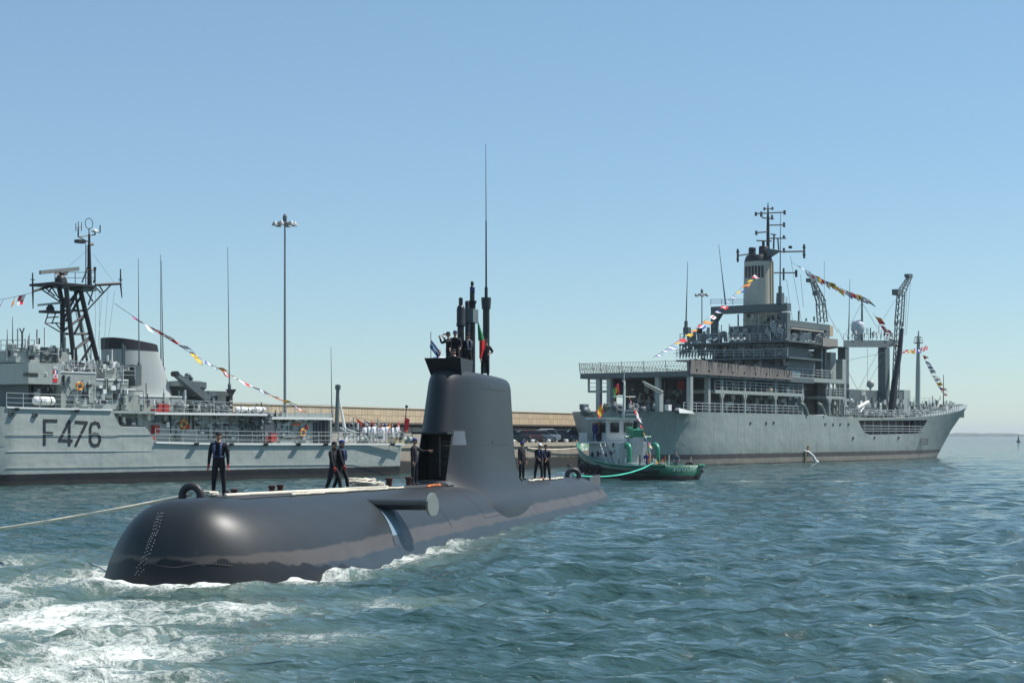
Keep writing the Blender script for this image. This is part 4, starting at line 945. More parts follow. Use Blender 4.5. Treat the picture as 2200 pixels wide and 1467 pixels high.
# whip antennas
for px0, y0, px1, y1, v in ((299, 790, 297, 555, -2.4), (346, 800, 345, 547, -4), (351, 800, 346.5, 560, -6), (493, 835, 489, 531, -2.2), (713, 897, 711, 745, -2), (27, 752, 27, 680, -4), (16, 752, 15.5, 707, -4)):
    q = MB(); q.path([C.L(px0, y0, v), C.L((px0 * .7 + px1 * .3), y0 * .7 + y1 * .3, v), C.L(px1, y1, v)], [.065, .045, .02], 6)
    q.lathe(C.L(px0, y0, v), [(.14, -.5), (.14, .3), (.07, .5)], 8); q.build('whip_antenna', MATS['ship_dark'], CR)
q = MB(); C.bar(q, (48, 752, -4), (47.5, 715, -4), .07); C.bar(q, (42, 705, -4), (47.5, 716, -4), .05); C.bar(q, (52, 705, -4), (47.5, 716, -4), .05); q.torus(C.L(58, 738, -4), .15, .05, 'Y', 12, 5); C.bar(q, (58, 752, -4), (58, 742, -4), .06); q.build('wind_vane', K, CR)
C.rail([C.L(2, 752.5, -3.3), C.L(74, 752.5, -3.3)], h=.75, wires=2, m=MATS['ship_dark'])
for px in (24, 29): q = MB(); q.lathe(C.L(px, 752, -3.6), [(.22, 0), (.24, .35), (.12, .5)], 10); q.build('signal_lamp', MATS['ship_grey'], CR)
# gun / boat crane aft of the funnel
q = MB(); A = C.L(376, 803, -3); B = C.L(456, 864, -3); d = (B - A).normalized(); nrm = V3(-d.z, 0, d.x)
q.hexa([A - nrm * .16 + V3(0, -.25, 0), B - nrm * .42 + V3(0, -.25, 0), B - nrm * .42 + V3(0, .25, 0), A - nrm * .16 + V3(0, .25, 0), A + nrm * .16 + V3(0, -.25, 0), B + nrm * .3 + V3(0, -.25, 0), B + nrm * .3 + V3(0, .25, 0), A + nrm * .16 + V3(0, .25, 0)])
boom = q.build('crane_boom', MATS['ship_dark'], CR); q = MB(); q.lathe(A + V3(0, -.3, 0), [(.22, 0), (.22, .6)], 10, 'Y'); q.build('boom_sheave', K, boom)
q = MB()
for px, py in ((402, 806), (406, 808), (410, 813), (400, 811)): q.ell(C.L(px, py, -3), .22, .2, .2, 7, 5)
q.build('winch_blocks', D, boom, stuff=True)
q = MB(); q.lathe(C.L(398, 851, -5), [(1.5, 0), (1.55, .5), (1.75, .7), (1.75, 1.15), (1.2, 1.25)], 10); q.build('gun_mount', D, CR); cb('mount_cover', G, 385, 820, 400, 829, -5.5, -3.2)
cb('crane_house', D, 440, 840, 495, 886, -6.5, -3.2, ref=470); cb('winch_house', G, 412, 862, 436, 886, -5.5, -3, ref=425)
q = MB(); q.lathe(C.L(462, 856, -2.7), [(.32, 0), (.32, .7)], 12, 'Y'); q.torus(C.L(462, 856, -2.65), .3, .06, 'Y', 14, 5); q.build('hose_reel', D, CR)
post = MB(); C.box(post, 494, 850, 500, 892, -2.6, -2.1); post.hexa([C.L(*p) for p in ((494, 850, -2.1), (500, 850, -2.1), (500, 850, -2.6), (494, 850, -2.6), (484, 836, -2.0), (508, 836, -2.0), (508, 836, -2.7), (484, 836, -2.7))]); post.build('antenna_post', MATS['mast_black'], CR)
for y0 in (853, 862, 872): cb('post_window', MATS['white_edge'], 494.5, y0 + 7, 499.5, y0 + 8.5, -2.2, -2.06)
# life raft canisters
def canister(px0, py0, px1, py1, v, lay='raft_canister'):
    q = MB(); A = C.L(px0, (py0 + py1) / 2, v); B = C.L(px1, (py0 + py1) / 2, v); r_ = abs(C.z(py0, px0, v) - C.z(py1, px0, v)) / 2; L_ = (B - A).length
    q.lathe(A, [(r_ * .6, 0), (r_ * .95, .12), (r_, .25), (r_, L_ * .48), (r_ * 1.04, L_ * .49), (r_ * 1.04, L_ * .51), (r_, L_ * .52), (r_, L_ - .25), (r_ * .95, L_ - .12), (r_ * .6, L_)], 14, 'X'); c_ = q.build(lay, MATS['canister'], CR, 40)
    q = MB()
    for f in (.25, .75): q.lathe(A + V3(L_ * f - .05, 0, 0), [(r_ * 1.03, 0), (r_ * 1.03, .1)], 14, 'X'); 
    q.build('straps', D, c_, stuff=True)
canister(72, 851, 116, 870, -.9); canister(506, 873, 538, 885, -1.2); canister(538.5, 873, 569, 885, -1.2)
# red fire gear, doors, portholes, signs, bulwark fittings
for px0, py0, px1, py1, v in ((341, 866, 352, 884, -1.0), (353, 868, 364, 884, -.9), (332, 878, 341, 884, -.8), (332, 913, 343, 932, -1.1), (583, 931, 595, 949, -1.0)): cb('fire_locker', MATS['red_kit'], px0, py0, px1, py1, v - .5, v)
for px, py, v in ((404, 917, -1.2), (659, 917, -1.2), (573, 944, -.7), (329, 944, -.6)):
    q = MB(); q.lathe(C.L(px, py + 5, v), [(.12, 0), (.14, .1), (.14, .35), (.05, .42)], 8); q.build('extinguisher', MATS['red_kit'], CR)
def door(px, py0, py1, v, w=9, par=None):
    q = MB(); u0, u1 = C.u(px - w / 2, v), C.u(px + w / 2, v); z0, z1 = C.z(py1, px, v), C.z(py0, px, v); N = 6; rr = (u1 - u0) / 2
    poly = [(u0, z0), (u1, z0)] + [(u1 - rr + rr * math.cos(a), z1 - rr * .8 + rr * .8 * math.sin(a)) for a in [math.pi * i / N for i in range(N + 1)]]
    q.prism(poly, -v - .04, -v + .05); d_ = q.build('door', D, par or CR)
    q = MB(); ins = [(u0 + (x - u0) * .8 + rr * .2, z0 + (z - z0) * .9 + .1) for x, z in poly]; q.prism(ins, -v - .07, -v - .03); q.build('door_panel', G, d_); return d_
door(195, 826, 868, -1.78, 12); door(303, 898, 918, -1.48, 11); door(382, 908, 945, -1.48, 9); door(621, 903, 943, -1.48, 9); door(452, 910, 945, -1.48, 9)
cb('doorway', MATS['black'], 673, 903, 709, 952, -2.5, -1.46); q = MB()
for px in (676, 683, 690, 699, 706): C.bar(q, (px, 905, -1.3), (px, 950, -1.3), .05, n=4)
q.build('doorway_fittings', D, CR, stuff=True)
for px, py, v in ((217, 833, -1.78), (248, 835.5, -1.8), (283, 903, -1.46), (357, 906, -1.46), (461, 911, -1.46), (495, 911, -1.46), (594.5, 913, -1.46), (529, 911, -1.46), (76, 891, .06), (25, 889, .06)):
    q = MB(); q.lathe(C.L(px, py, v), [(.22, -.06), (.22, .05)], 12, 'Y'); p_ = q.build('porthole', MATS['steel'], CR); q = MB(); q.lathe(C.L(px, py, v), [(.17, -.075), (.17, -.05)], 12, 'Y'); q.build('glass', MATS['glass_dark'], p_)
cb('window_grille', D, 427, 918, 447, 932, -1.8, -1.44); cb('name_board', mat('board_orange', (.55, .14, .06), .6), 628, 908, 652, 914.5, -1.8, -1.42)
q = MB()
for i in range(7): a = 508 + i * 6; C.bar(q, (a, 948, -1.1), (a + 17, 898, -1.2), .05, n=4)
for i in range(5): C.bar(q, (545 + i * 6, 950, -1.0), (545 + i * 6, 897, -1.0), .06, n=4)
q.build('stowed_ladders', D, CR, stuff=True)
q = MB(); rn = random.Random(9)
for i in range(46):
    px = rn.uniform(505, 580); py = rn.uniform(888, 940) if px > 545 else rn.uniform(886, 900); q.ell(C.L(px, py, rn.uniform(-1.3, -.8)), rn.uniform(.12, .4), .2, rn.uniform(.1, .3), 6, 4)
q.build('deck_gear', mat('gear', (.12, .14, .145), .7, .5, 5), CR, stuff=True)
q = MB(); rn = random.Random(10)
for i in range(34): px = rn.uniform(372, 490); q.ell(C.L(px, rn.uniform(868, 885), rn.uniform(-2.2, -.6)), rn.uniform(.12, .35), .2, rn.uniform(.15, .45), 6, 4)
q.build('deck_gear', MATS['gear'], CR, stuff=True)
q = MB(); rn = random.Random(12)
for i in range(60): px = rn.uniform(133, 225); C.bar(q, (px, 799, -2.2 - rn.random()), (px + rn.uniform(-5, 5), 799 - rn.uniform(5, 26), -2.2 - rn.random()), rn.uniform(.03, .09), n=4)
q.build('signal_deck_gear', mat('gear_pale', (.33, .35, .35), .6, .4, 4), CR, stuff=True)
for px, py in ((36, 878), (165, 882), (422, 953), (497, 954), (571, 954), (641, 954), (700, 954), (843, 954)):
    q = MB(); q.hexa([C.L(px - 3, py + 3, .05), C.L(px + 5, py + 3, .05), C.L(px + 5, py + 3, .35), C.L(px - 3, py + 3, .35), C.L(px - 4, py - 3, .05), C.L(px + 6, py - 3, .05), C.L(px + 6, py - 1, .4), C.L(px - 4, py - 1, .4)]); q.build('fairlead', MATS['black'], CR)
# inclined ladder beside the bridge
q = MB()
for px in (131, 145): C.bar(q, (px, 822, -1.2), (px + 22, 874, -1.2), .05, n=4)
for i in range(9): f = i / 8; C.bar(q, (131 + 22 * f, 822 + 52 * f, -1.2), (145 + 22 * f, 822 + 52 * f, -1.2), .03, n=4)
q.build('inclined_ladder', D, CR, stuff=True)
# small fittings too fine to tell apart: junction boxes, cable runs, vent pipes, lockers
def fittings(F_, x0, y0, x1, y1, at, across, n, seed, par, mats, size=(.12, .5)):
    rn = random.Random(seed); q = MB()
    for i in range(n):
        px, py = rn.uniform(x0, x1), rn.uniform(y0, y1); p = F_.Lu(px, py, at) if across else F_.L(px, py, at); mi = rn.randrange(len(mats)); k = rn.random(); w, h, t = rn.uniform(*size), rn.uniform(*size), rn.uniform(.06, .25)
        if k < .5: (q.box(p.x - t, p.y - w / 2, p.z, p.x + .05, p.y + w / 2, p.z + h, mi) if across else q.box(p.x - w / 2, p.y - t, p.z, p.x + w / 2, p.y + .05, p.z + h, mi))
        elif k < .8: q.tube(p, p + Vector((0, 0, rn.uniform(.5, 1.7))), rn.uniform(.03, .09), n=5, mi=mi)
        else: (q.tube(p, p + Vector((0, rn.uniform(.6, 2.2), 0)), .04, n=4, mi=mi) if across else q.tube(p, p + Vector((rn.uniform(.6, 2.2), 0, 0)), .04, n=4, mi=mi))
    return q.build('fittings', mats, par, stuff=True)
FMT = [MATS['gear_pale'], MATS['ship_dark'], MATS['white_edge'], MATS['black'], MATS['ship_grey']]
fittings(C, 255, 893, 340, 915, -1.42, False, 26, 1, CR, FMT); fittings(C, 345, 897, 570, 946, -1.42, False, 80, 2, CR, FMT); fittings(C, 580, 902, 668, 946, -1.42, False, 36, 3, CR, FMT)
fittings(C, 300, 866, 440, 884, -1.3, False, 46, 4, CR, FMT); fittings(C, 132, 822, 272, 872, -1.72, False, 46, 5, CR, FMT); fittings(C, 64, 830, 128, 870, -2.52, False, 30, 6, CR, [MATS['black'], MATS['ship_dark'], MATS['gear_pale']])
fittings(C, 12, 745, 150, 775, -3.05, False, 34, 7, CR, FMT); fittings(C, 132, 780, 290, 797, -2.4, False, 40, 8, CR, FMT); fittings(C, 726, 932, 868, 950, -1.6, False, 40, 9, CR, FMT)
# railings
def crail(pts, h=1.0, v=-.05, **k): C.rail([C.L(px, py, v) for px, py in pts], h=h, **k)
crail([(14, 875), (120, 878), (241, 880)], 1.05); crail([(300, 885.5), (400, 887), (490, 890), (575, 893)], 1.0, -.4); crail([(334, 950), (450, 953), (600, 954), (868, 954)], 1.05)
crail([(578, 896), (716, 896)], 1.05, -1.0); crail([(226, 814), (290, 815)], 1.0, -1.85); crail([(131, 799), (205, 799)], .8, -1.85)
q = MB(); q.path([C.L(px, py, -.05) for px, py in ((241, 884), (246, 896), (256, 914), (262, 918), (312, 919), (318, 926), (326, 940), (332, 950))], .06, 5); q.build('bulwark_capping', MATS['rail'], CR)
# after kingpost, derrick, gangway frame, winch drums
q = MB(); C.bar(q, (723, 928, -4), (726, 826, -4), .2, .15, 8); q.lathe(C.L(726, 832, -4), [(.26, -.2), (.26, .2)], 10); q.build('kingpost', MATS['ship_dark'], CR)
q = MB(); C.bar(q, (741, 924, -3), (730, 862, -3.4), .16, .07, 8); C.bar(q, (730, 862, -3.4), (729.5, 853, -3.4), .03, n=4); q.build('derrick', MATS['white_edge'], CR)
q = MB()
for a, b in (((728, 950), (728, 929)), ((760, 950), (760, 929)), ((728, 929), (762, 929)), ((728, 945), (760, 945)), ((730, 946), (758, 932)), ((744, 922), (770, 930)), ((730, 918), (744, 928))): C.bar(q, (*a, -1.5), (*b, -1.5), .07, n=5)
q.build('gangway_frame', MATS['rail'], CR, stuff=True)
for px in (773, 782, 865, 877):
    q = MB(); q.lathe(C.L(px - 3, 944, -2.5), [(.3, 0), (.38, .05), (.3, .1), (.3, .5), (.38, .55), (.3, .6)], 12, 'X'); q.build('mooring_winch', MATS['ship_grey'], CR)
cb('tarpaulin_locker', mat('tarp_tan', (.55, .42, .22), .8, .1), 851, 940, 869, 952, -2.6, -1.6)
q = MB(); C.bar(q, (867, 940, -5), (873.5, 873, -5), .07, .05, 6); q.ell(C.L(873.6, 873, -5), .16, .16, .14, 8, 6); q.build('ensign_staff', MATS['mast_black'], CR)
# lifebuoys
def lifebuoy(F_, px, py, v, r_, label):
    q = MB(); q.torus((0, 0, 0), r_, r_ * .26, 'Y', 24, 8, mi=0, mi2=1); o = q.build('lifebuoy', [MATS['yellow'], MATS['orange']], None, 60); o.location = F_.W(px, py, v); o.rotation_euler.z = F_.rz; tag(o, label, 'lifebuoy')
lifebuoy(C, 171, 829.5, -1.55, .27, 'orange and yellow lifebuoy on the corvette wall aft of the bridge'); lifebuoy(C, 395, 910.5, -1.25, .30, 'yellow lifebuoy on the corvette main deck wall amidships'); lifebuoy(C, 651, 929, -1.2, .28, 'yellow lifebuoy near the dark doorway of the corvette afterdeck')
# the ensign and dressing lines
r = empty('ensign', C.W(871, 912, -5), 0, 'red and green ensign hanging from the corvette stern staff', 'flag')
flag_mb((0, 0, .7), (-.22, -.2, -1), (.5, -.2, -.25), 1.35, .5, ['rrrrrg', 'rrrrrr', 'rrrrrr', 'rrrrrg'], .6).build('cloth', FM, r, 60)
flag_line('signal flag line sloping from the corvette mast down to its afterdeck', C.W(246, 652, mv), C.W(640, 876, -3), 24, .5, .95, (.75, -.35, -.35), 3, (.06, .99))
flag_line('short signal flag line at far left leading forward from corvette mast', C.W(72, 628, mv), C.W(-60, 652, mv), 5, .1, .7, (-.5, -.1, -.8), 5)
flag_line('low signal flag line over the corvette quarterdeck sailors', C.W(727, 885, -4), C.W(872, 904, -5), 8, .35, .85, (.5, -.2, -.7), 8, (.1, .93))
# sailors fallen in on the quarterdeck
ordn = ['eighth', 'seventh', 'sixth', 'fifth', 'fourth', 'third', 'second', 'first']
for i, (px, shirt, cap) in enumerate(((784, 'cloth_white', None), (793, 'cloth_white', None), (803, 'cloth_white', None), (812, 'cloth_white', None), (822, 'cloth_blue', 'cap_white'), (831, 'cloth_blue', 'cap_white'), (842, 'cloth_white', 'cap_white'), (852, 'cloth_blue', None))):
    v = -3.2 - .25 * (i % 2); u = C.u(px, v); person(f'sailor in white, {ordn[i]} from the ensign staff on the corvette quarterdeck', C.w(u, v, ZMAIN - .02), 52 + (i * 37 % 20) - 10, pose=('stand', 'behind', 'stand', 'work')[i % 4], clothes='cloth_white', cap=cap, cap_kind='sailor', vest=None, h=1.74 + .05 * ((i * 7) % 3 - 1), group='sailors lined up on the corvette quarterdeck')
# ---------------------------------------------------------------- fleet tanker on the right
B = Frame('replenishment_ship', (15.55, 193.0), (50.85, 69.8), 'long grey naval tanker with flight deck, funnel tower and cranes on the right', 'ship')
BR = B.root; BB = 15.0
G, D, Wm, K = MATS['ship_grey'], MATS['ship_dark'], MATS['white_edge'], MATS['mast_black']
bhull_m = mat('tanker_hull', (0.275, 0.315, 0.295), 0.5, 0.16, 0.18, streak=0.55, streakcol=(0.14, 0.175, 0.165)); zbands(bhull_m, [(0.12, (0.05, 0.05, 0.035)), (0.75, (0.30, 0.26, 0.215)), (1.35, (0.075, 0.065, 0.065))], 0.05, 0.14)
weather(bhull_m, .045, .4, .40)
ZD = B.z(887, 1600)
st = []
for u, f in ((0.0, .04), (.4, .22), (1.2, .42), (2.6, .62), (4.5, .79), (7, .92), (10, .985), (14, 1)): st.append((u, BB / 2 * f, ZD, BB / 2 * f * (.52 + .46 * min(1, u / 14))))
for u in (22, 32, 42, 52, 62): st.append((u, BB / 2, ZD - (0.25 if u > 50 else 0), BB / 2 - .08))
for u, hd, zd, hw, du in ((70, 7.45, ZD - .2, 7.2, 0), (78, 7.2, ZD - .05, 6.5, .2), (86, 6.6, ZD + .2, 5.2, 1), (93, 5.6, ZD + .6, 3.5, 3), (99, 4.2, ZD + 1.25, 1.8, 6), (103, 2.6, ZD + 1.9, .7, 9.5), (105.3, .2, ZD + 2.55, .12, 14)): st.append((u, hd, zd, hw, du))
bh = hull_loft('hull', st, bhull_m, BB, keel=-2.0, parent=BR)
# the long opening in the bow quarter, with its walkway and rails
op = [(1836, 903), (1998, 902), (1994, 915), (1988, 929), (1982, 931), (1862, 933.5), (1850, 930), (1842, 917)]
vo = -.6; poly = [(B.u(px, vo), B.z(py, px, vo)) for px, py in op]
cut = MB(); cut.prism(poly, -1.5, 3.4); boolean(bh, cut)
bh.data.polygons.foreach_set('use_smooth', [True] * len(bh.data.polygons)); bh.data.set_sharp_from_angle(angle=R(28))
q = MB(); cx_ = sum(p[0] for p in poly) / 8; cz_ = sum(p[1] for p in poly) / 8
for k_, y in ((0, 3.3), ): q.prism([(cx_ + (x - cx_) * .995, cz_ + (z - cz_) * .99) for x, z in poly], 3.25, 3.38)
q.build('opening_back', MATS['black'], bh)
def hv(u):   # outboard face of the hull at station u, around the opening
    return float(np.interp(u, [a[0] for a in st], [a[1] * .62 + a[3] * .38 for a in st])) - BB / 2
q = MB()
for zy in (915, 921, 926):
    q.path([V3(u, -hv(u) + .05, B.z(zy, 1915, vo)) for u in np.linspace(poly[7][0] + .5, poly[2][0] - .6, 12)], .06, 4)
for u in np.linspace(poly[7][0] + 1.5, poly[2][0] - 1.5, 9): q.tube((u, -hv(u) + .1, cz_ - 1.2), (u, -hv(u) + .1, cz_ + 1.3), .05, n=4)
q.build('opening_rails', MATS['rail'], bh, stuff=True)
mat('number_faint', (.12, .14, .135), .6)
strokes(B, [[(px, py) for px, py in pl] for pl in ([(1977, 956), (1979, 942), (1981, 956)], [(1977.5, 951), (1980.5, 951)], [(1984.5, 942), (1982.5, 942), (1982.5, 947), (1984.5, 948), (1984.5, 954), (1982.3, 955)], [(1986.3, 943), (1988, 942), (1988, 947), (1986, 955), (1988.2, 955)], [(1990, 942), (1990, 955)], [(1992, 942), (1994, 942), (1994, 955), (1992, 955), (1992, 942)])], 0.06, 'number_faint', bh, hv(B.u(1985, -1.5)) + .12)
for px, py in ((1612, 909), (1646, 909), (1662, 908), (1773, 911), (1790, 911.5), (1805, 911.5), (1823, 911.5), (1833, 941), (1879, 940), (1931, 940)):
    v = 0.0 if px < 1820 else hv(B.u(px, -.3)) + .05
    q = MB(); q.lathe(B.L(px, py, v), [(.2, -.05), (.2, .1)], 10, 'Y'); q.build('scuttle', MATS['black'], BR)
# anchor
q = MB(); p0 = V3(101.5, BB / 2 - 2.7, 5.6); q.tube(p0, p0 + V3(-.6, -.1, -1.4), .12); q.tube(p0 + V3(-1.1, -.1, -1.2), p0 + V3(-.1, -.15, -1.7), .14); q.build('anchor', K, BR)
# --- flight deck and its posts: it runs from its after edge (across the ship) forward to the hangar face
UA = B.u(1480, .3); UH = B.u(1694, -.5)
fz0, fz1 = B.z(808.5, 1480, 0), B.z(797, 1480, 0)
q = MB(); q.box(UA, -.3, fz0, UH + 6, 15.3, fz1); fdeck = q.build('flight_deck', MATS['ship_dark'], BR)
for px in (1287, 1310, 1414, 1482):
    v = B.v(px, UA + .6); q = MB(); q.box(UA + .3, -v - .28, ZD - .05, UA + .9, -v + .28, fz0); q.build('deck_post', G, BR)
for px, uu in ((1318, UA + 5), (1520, B.u(1520, -.5))):
    v = B.v(px, uu); q = MB(); q.box(uu - .28, -v - .28, ZD - .05, uu + .28, -v + .28, fz0); q.build('deck_post', G, BR)
def net(path, z0, z1, lean, name='safety_net'):
    """netting stretched between stanchions: real strands"""
    q = MB(); P = [Vector(p) for p in path]
    for a, b in zip(P[:-1], P[1:]):
        L_ = (b - a).length; nn = max(2, int(L_ / .42)); o_ = Vector(lean)
        for i in range(nn):
            f = i / nn; g = min(1, f + 1.6 / nn * 1.0)
            pa = a.lerp(b, f); pb = a.lerp(b, g)
            q.tube(pa + V3(0, 0, z0), pb + V3(0, 0, z1) + o_, .022, n=3, cap=False); q.tube(pb + V3(0, 0, z0), pa + V3(0, 0, z1) + o_, .022, n=3, cap=False)
        for k in range(3): q.tube(a + V3(0, 0, z0 + (z1 - z0) * k / 2) + o_ * (k / 2), b + V3(0, 0, z0 + (z1 - z0) * k / 2) + o_ * (k / 2), .025, n=3)
        m_ = max(1, round(L_ / 3))
        for i in range(m_ + 1): p_ = a.lerp(b, i / m_); q.tube(p_ + V3(0, 0, z0), p_ + V3(0, 0, z1 + .1) + o_, .05, n=4)
    return q.build(name, MATS['net'], fdeck, stuff=True)
net([(UA, -.3, fz1), (UA, 15.3, fz1), (UH, 15.3, fz1)], 0, 1.25, (-.25, 0, 0))
# lowered net hanging outboard along the after superstructure: dense weave
q = MB(); ua, ub = UA, B.u(1700, .3); za = fz1 + 1.5; N = 150; rn = random.Random(2)
for i in range(N):
    u = ua + (ub - ua) * i / N; t_ = 1.35 - .9 * i / N * .6 + rn.uniform(-.08, .08)
    q.hexa([(u, -.50, fz1 - .35), (u + (ub - ua) / N * .8, -.50, fz1 - .35), (u + (ub - ua) / N * .8, -.44, fz1 - .35), (u, -.44, fz1 - .35), (u + rn.uniform(-.1, .1), -.52 + rn.uniform(-.08, .05), fz1 + t_), (u + (ub - ua) / N * .9, -.52, fz1 + t_ + rn.uniform(-.1, .1)), (u + (ub - ua) / N * .9, -.46, fz1 + t_), (u, -.46, fz1 + t_)])
q.build('furled_net', mat('net_dense', (.23, .205, .185), .95, .35, 2, bump=.5), fdeck, stuff=True)
for i in range(9):
    u = ua + (ub - ua) * (i + .5) / 9; q = MB(); q.hexa([(u - .25, -.31, fz1 - .55), (u + .25, -.31, fz1 - .55), (u + .25, -.1, fz1 - .3), (u - .25, -.1, fz1 - .3), (u - .06, -.62, fz1 + .25), (u + .06, -.62, fz1 + .25), (u + .06, -.5, fz1 + .28), (u - .06, -.5, fz1 + .28)]); q.build('net_bracket', K, fdeck)
# recessed quarterdeck space under it
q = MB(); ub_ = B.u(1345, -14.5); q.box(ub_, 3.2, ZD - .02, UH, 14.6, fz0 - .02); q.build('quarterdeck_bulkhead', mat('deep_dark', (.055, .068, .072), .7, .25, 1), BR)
q = MB(); q.lathe(B.Lu(1326, 845, UA + 4), [(.9, -.2), (1.0, .8), (.9, 1.3), (.5, 1.7), (.05, 1.8)], 14); q.build('winch_cover', MATS['deep_dark'], BR, 50)
q = MB(); q.tube(B.Lu(1265, 810, UA + .5), B.Lu(1265, 842, UA + .5), .15); q.tube(B.Lu(1264, 841, UA + .5), B.Lu(1309, 841, UA + .5), .14); q.build('stern_gallery', G, BR, stuff=True); B.rail([B.Lu(1265, 841, UA + .5), B.Lu(1309, 841, UA + .5)], h=1.6, r=.05)
q = MB(); q.lathe(B.Lu(1466, 827, ub_), [(.6, -.3), (.55, .0)], 16, 'X'); q.build('orange_buoy', MATS['red_kit'], BR)
arm = MB(); B.bar(arm, (1423, 842, -.4), (1381, 820, .6), .16, .12); B.bar(arm, (1423, 848, -.4), (1384, 826, .6), .05); B.box(arm, 1417, 838, 1425, 884, -.9, -.3); arm.build('boat_davit', MATS['ship_grey'], BR)
q = MB(); B.box(q, 1436, 869, 1443, 882, -.6, -.1); q.build('vent_box', Wm, BR)
q = MB(); q.hexa([B.L(*p) for p in ((1460, 887, 1.0), (1492, 889, 1.0), (1492, 889, .1), (1460, 887, .1), (1458, 876, .9), (1488, 884, 1.0), (1488, 884, .1), (1458, 876, .1))]); q.build('accommodation_ladder', MATS['canister'], BR)
q = MB(); rn = random.Random(31)
for i in range(40): px = rn.uniform(1300, 1460); q.ell(B.L(px, rn.uniform(872, 882), rn.uniform(-5, -.5)), rn.uniform(.2, .6), .3, rn.uniform(.2, .6), 7, 5)
q.build('mooring_gear', mat('gear', (.12, .14, .145), .7), BR, stuff=True)
q = MB(); q.ell(B.L(1258, 884, -8), .85, .5, .6, 10, 8); B.box(q, 1254, 868, 1265, 880, -8.4, -7.8); q.build('stern_roller', MATS['ship_dark'], BR, 50)
# --- side galleries: slabs, posts and the recessed wall behind
zg = B.z(845, 1640, 0); zg2 = B.z(854, 1795, 0); zup = B.z(816, 1757, 0)
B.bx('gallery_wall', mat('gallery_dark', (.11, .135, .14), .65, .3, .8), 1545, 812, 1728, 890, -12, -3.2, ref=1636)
q = MB()
for i in range(46): px = 1549 + i * 3.9; B.box(q, px, 814, px + 1.6, 889, -3.25, -3.0, ref=1636)
q.build('wall_ribs', MATS['ship_dark'], BR, stuff=True)
q = MB(); q.box(B.u(1537, 0), .02, zg - .22, B.u(1728, 0), 3.2, zg + .2); q.build('gallery_deck', G, BR)
q = MB(); q.box(B.u(1691, 0), .02, zup - .32, B.u(1817, 0), 14.9, zup + .25); q.build('boat_deck', G, BR)
q = MB(); q.box(B.u(1776, 0), .04, zg2 - .2, B.u(1819, 0), 4, zg2 + .2); q.build('gallery_deck', G, BR)
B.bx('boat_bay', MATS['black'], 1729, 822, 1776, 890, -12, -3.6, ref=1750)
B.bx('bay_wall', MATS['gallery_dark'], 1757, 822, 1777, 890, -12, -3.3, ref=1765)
for px, a, b in ((1553, 815, 888), (1602, 815, 888), (1667.5, 815, 889), (1725, 818, 890), (1783.5, 820, 891), (1815, 820, 891)):
    q = MB(); q.box(B.u(px, 0) - .14, .03, B.z(b, px, 0), B.u(px, 0) + .14, .35, B.z(a, px, 0))
    for zz in (zg if px < 1730 else zg2, ):
        q.hexa([(B.u(px, 0) - .14, .03, zz - 1.0), (B.u(px, 0) + .14, .03, zz - 1.0), (B.u(px, 0) + .14, .3, zz - 1.0), (B.u(px, 0) - .14, .3, zz - 1.0), (B.u(px, 0) - .6, .03, zz - .2), (B.u(px, 0) + .6, .03, zz - .2), (B.u(px, 0) + .6, .3, zz - .2), (B.u(px, 0) - .6, .3, zz - .2)])
    q.build('gallery_post', G, BR)
for px in (1790, 1797, 1803, 1808): q = MB(); B.bar(q, (px, 821, -1.5), (px, 890, -1.5), .12); q.build('pipe_riser', G, BR)
B.rail([V3(B.u(1537, 0), .1, zg + .2), V3(B.u(1728, 0), .1, zg + .2)], h=1.15, r=.05); B.rail([V3(B.u(1470, 0), .1, ZD), V3(B.u(1728, 0), .1, ZD)], h=1.1, r=.05)
B.rail([V3(B.u(1692, 0), .1, zup + .25), V3(B.u(1790, 0), .1, zup + .25)], h=1.1, r=.05); B.rail([V3(B.u(1776, 0), .1, zg2 + .2), V3(B.u(1819, 0), .1, zg2 + .2)], h=1.1, r=.05)
q = MB(); q.ell(B.L(1652, 838, -.4), .55, .45, .45, 12, 8); q.build('tan_drum', mat('tan', (.5, .38, .24), .6), BR, 60)
B.bx('locker', MATS['ship_grey'], 1690, 833, 1697, 847, -1, -.3); B.bx('locker', mat('pink_grey', (.42, .38, .37), .6), 1698, 838, 1710, 847, -1, -.4)
for px in (1728, 1765):
    q = MB(); q.path([B.L(px - 8, 866, .1), B.L(px, 870, .1), B.L(px + 5, 880, .1), B.L(px + 8, 891, .1)], .17, 6); q.build('boat_davit', G, BR)
# --- hangar and funnel block: its after face stands across the ship at the end of the flight deck
B.ubx('hangar_base', D, 1476, 772.5, 1694, 806, UH, UH + 8)
B.ubx('signal_deck', D, 1452, 769.5, 1695, 773, UH - 2.2, UH + 8)
q = MB(); UF = UH - 1.6
for i in range(13): px = 1461 + i * 6.5; q.tube(B.Lu(px, 770, UF), B.Lu(px, 739, UF), .09, n=4); q.tube(B.Lu(px, 769, UF), B.Lu(px + 6.5, 741, UF), .06, n=4)
for y_ in (741, 755): q.tube(B.Lu(1459, y_, UF), B.Lu(1692, y_, UF), .08, n=4)
for i in range(14): px = 1560 + i * 10; q.tube(B.Lu(px, 769, UF), B.Lu(px, 741, UF), .07, n=4)
q.build('deck_framing', D, BR, stuff=True)
B.ubx('after_house', D, 1530, 738, 1690, 769, UH + .4, UH + 7)
for a_, b_ in ((1540, 1556), (1562, 1580), (1600, 1612), (1622, 1640), (1650, 1664)): B.ubx('house_opening', MATS['glass_dark'], a_, 744, b_, 764, UH + .33, UH + .6)
B.ubx('upper_signal_deck', D, 1459, 734.5, 1694, 737.8, UH - 2.0, UH + 8)
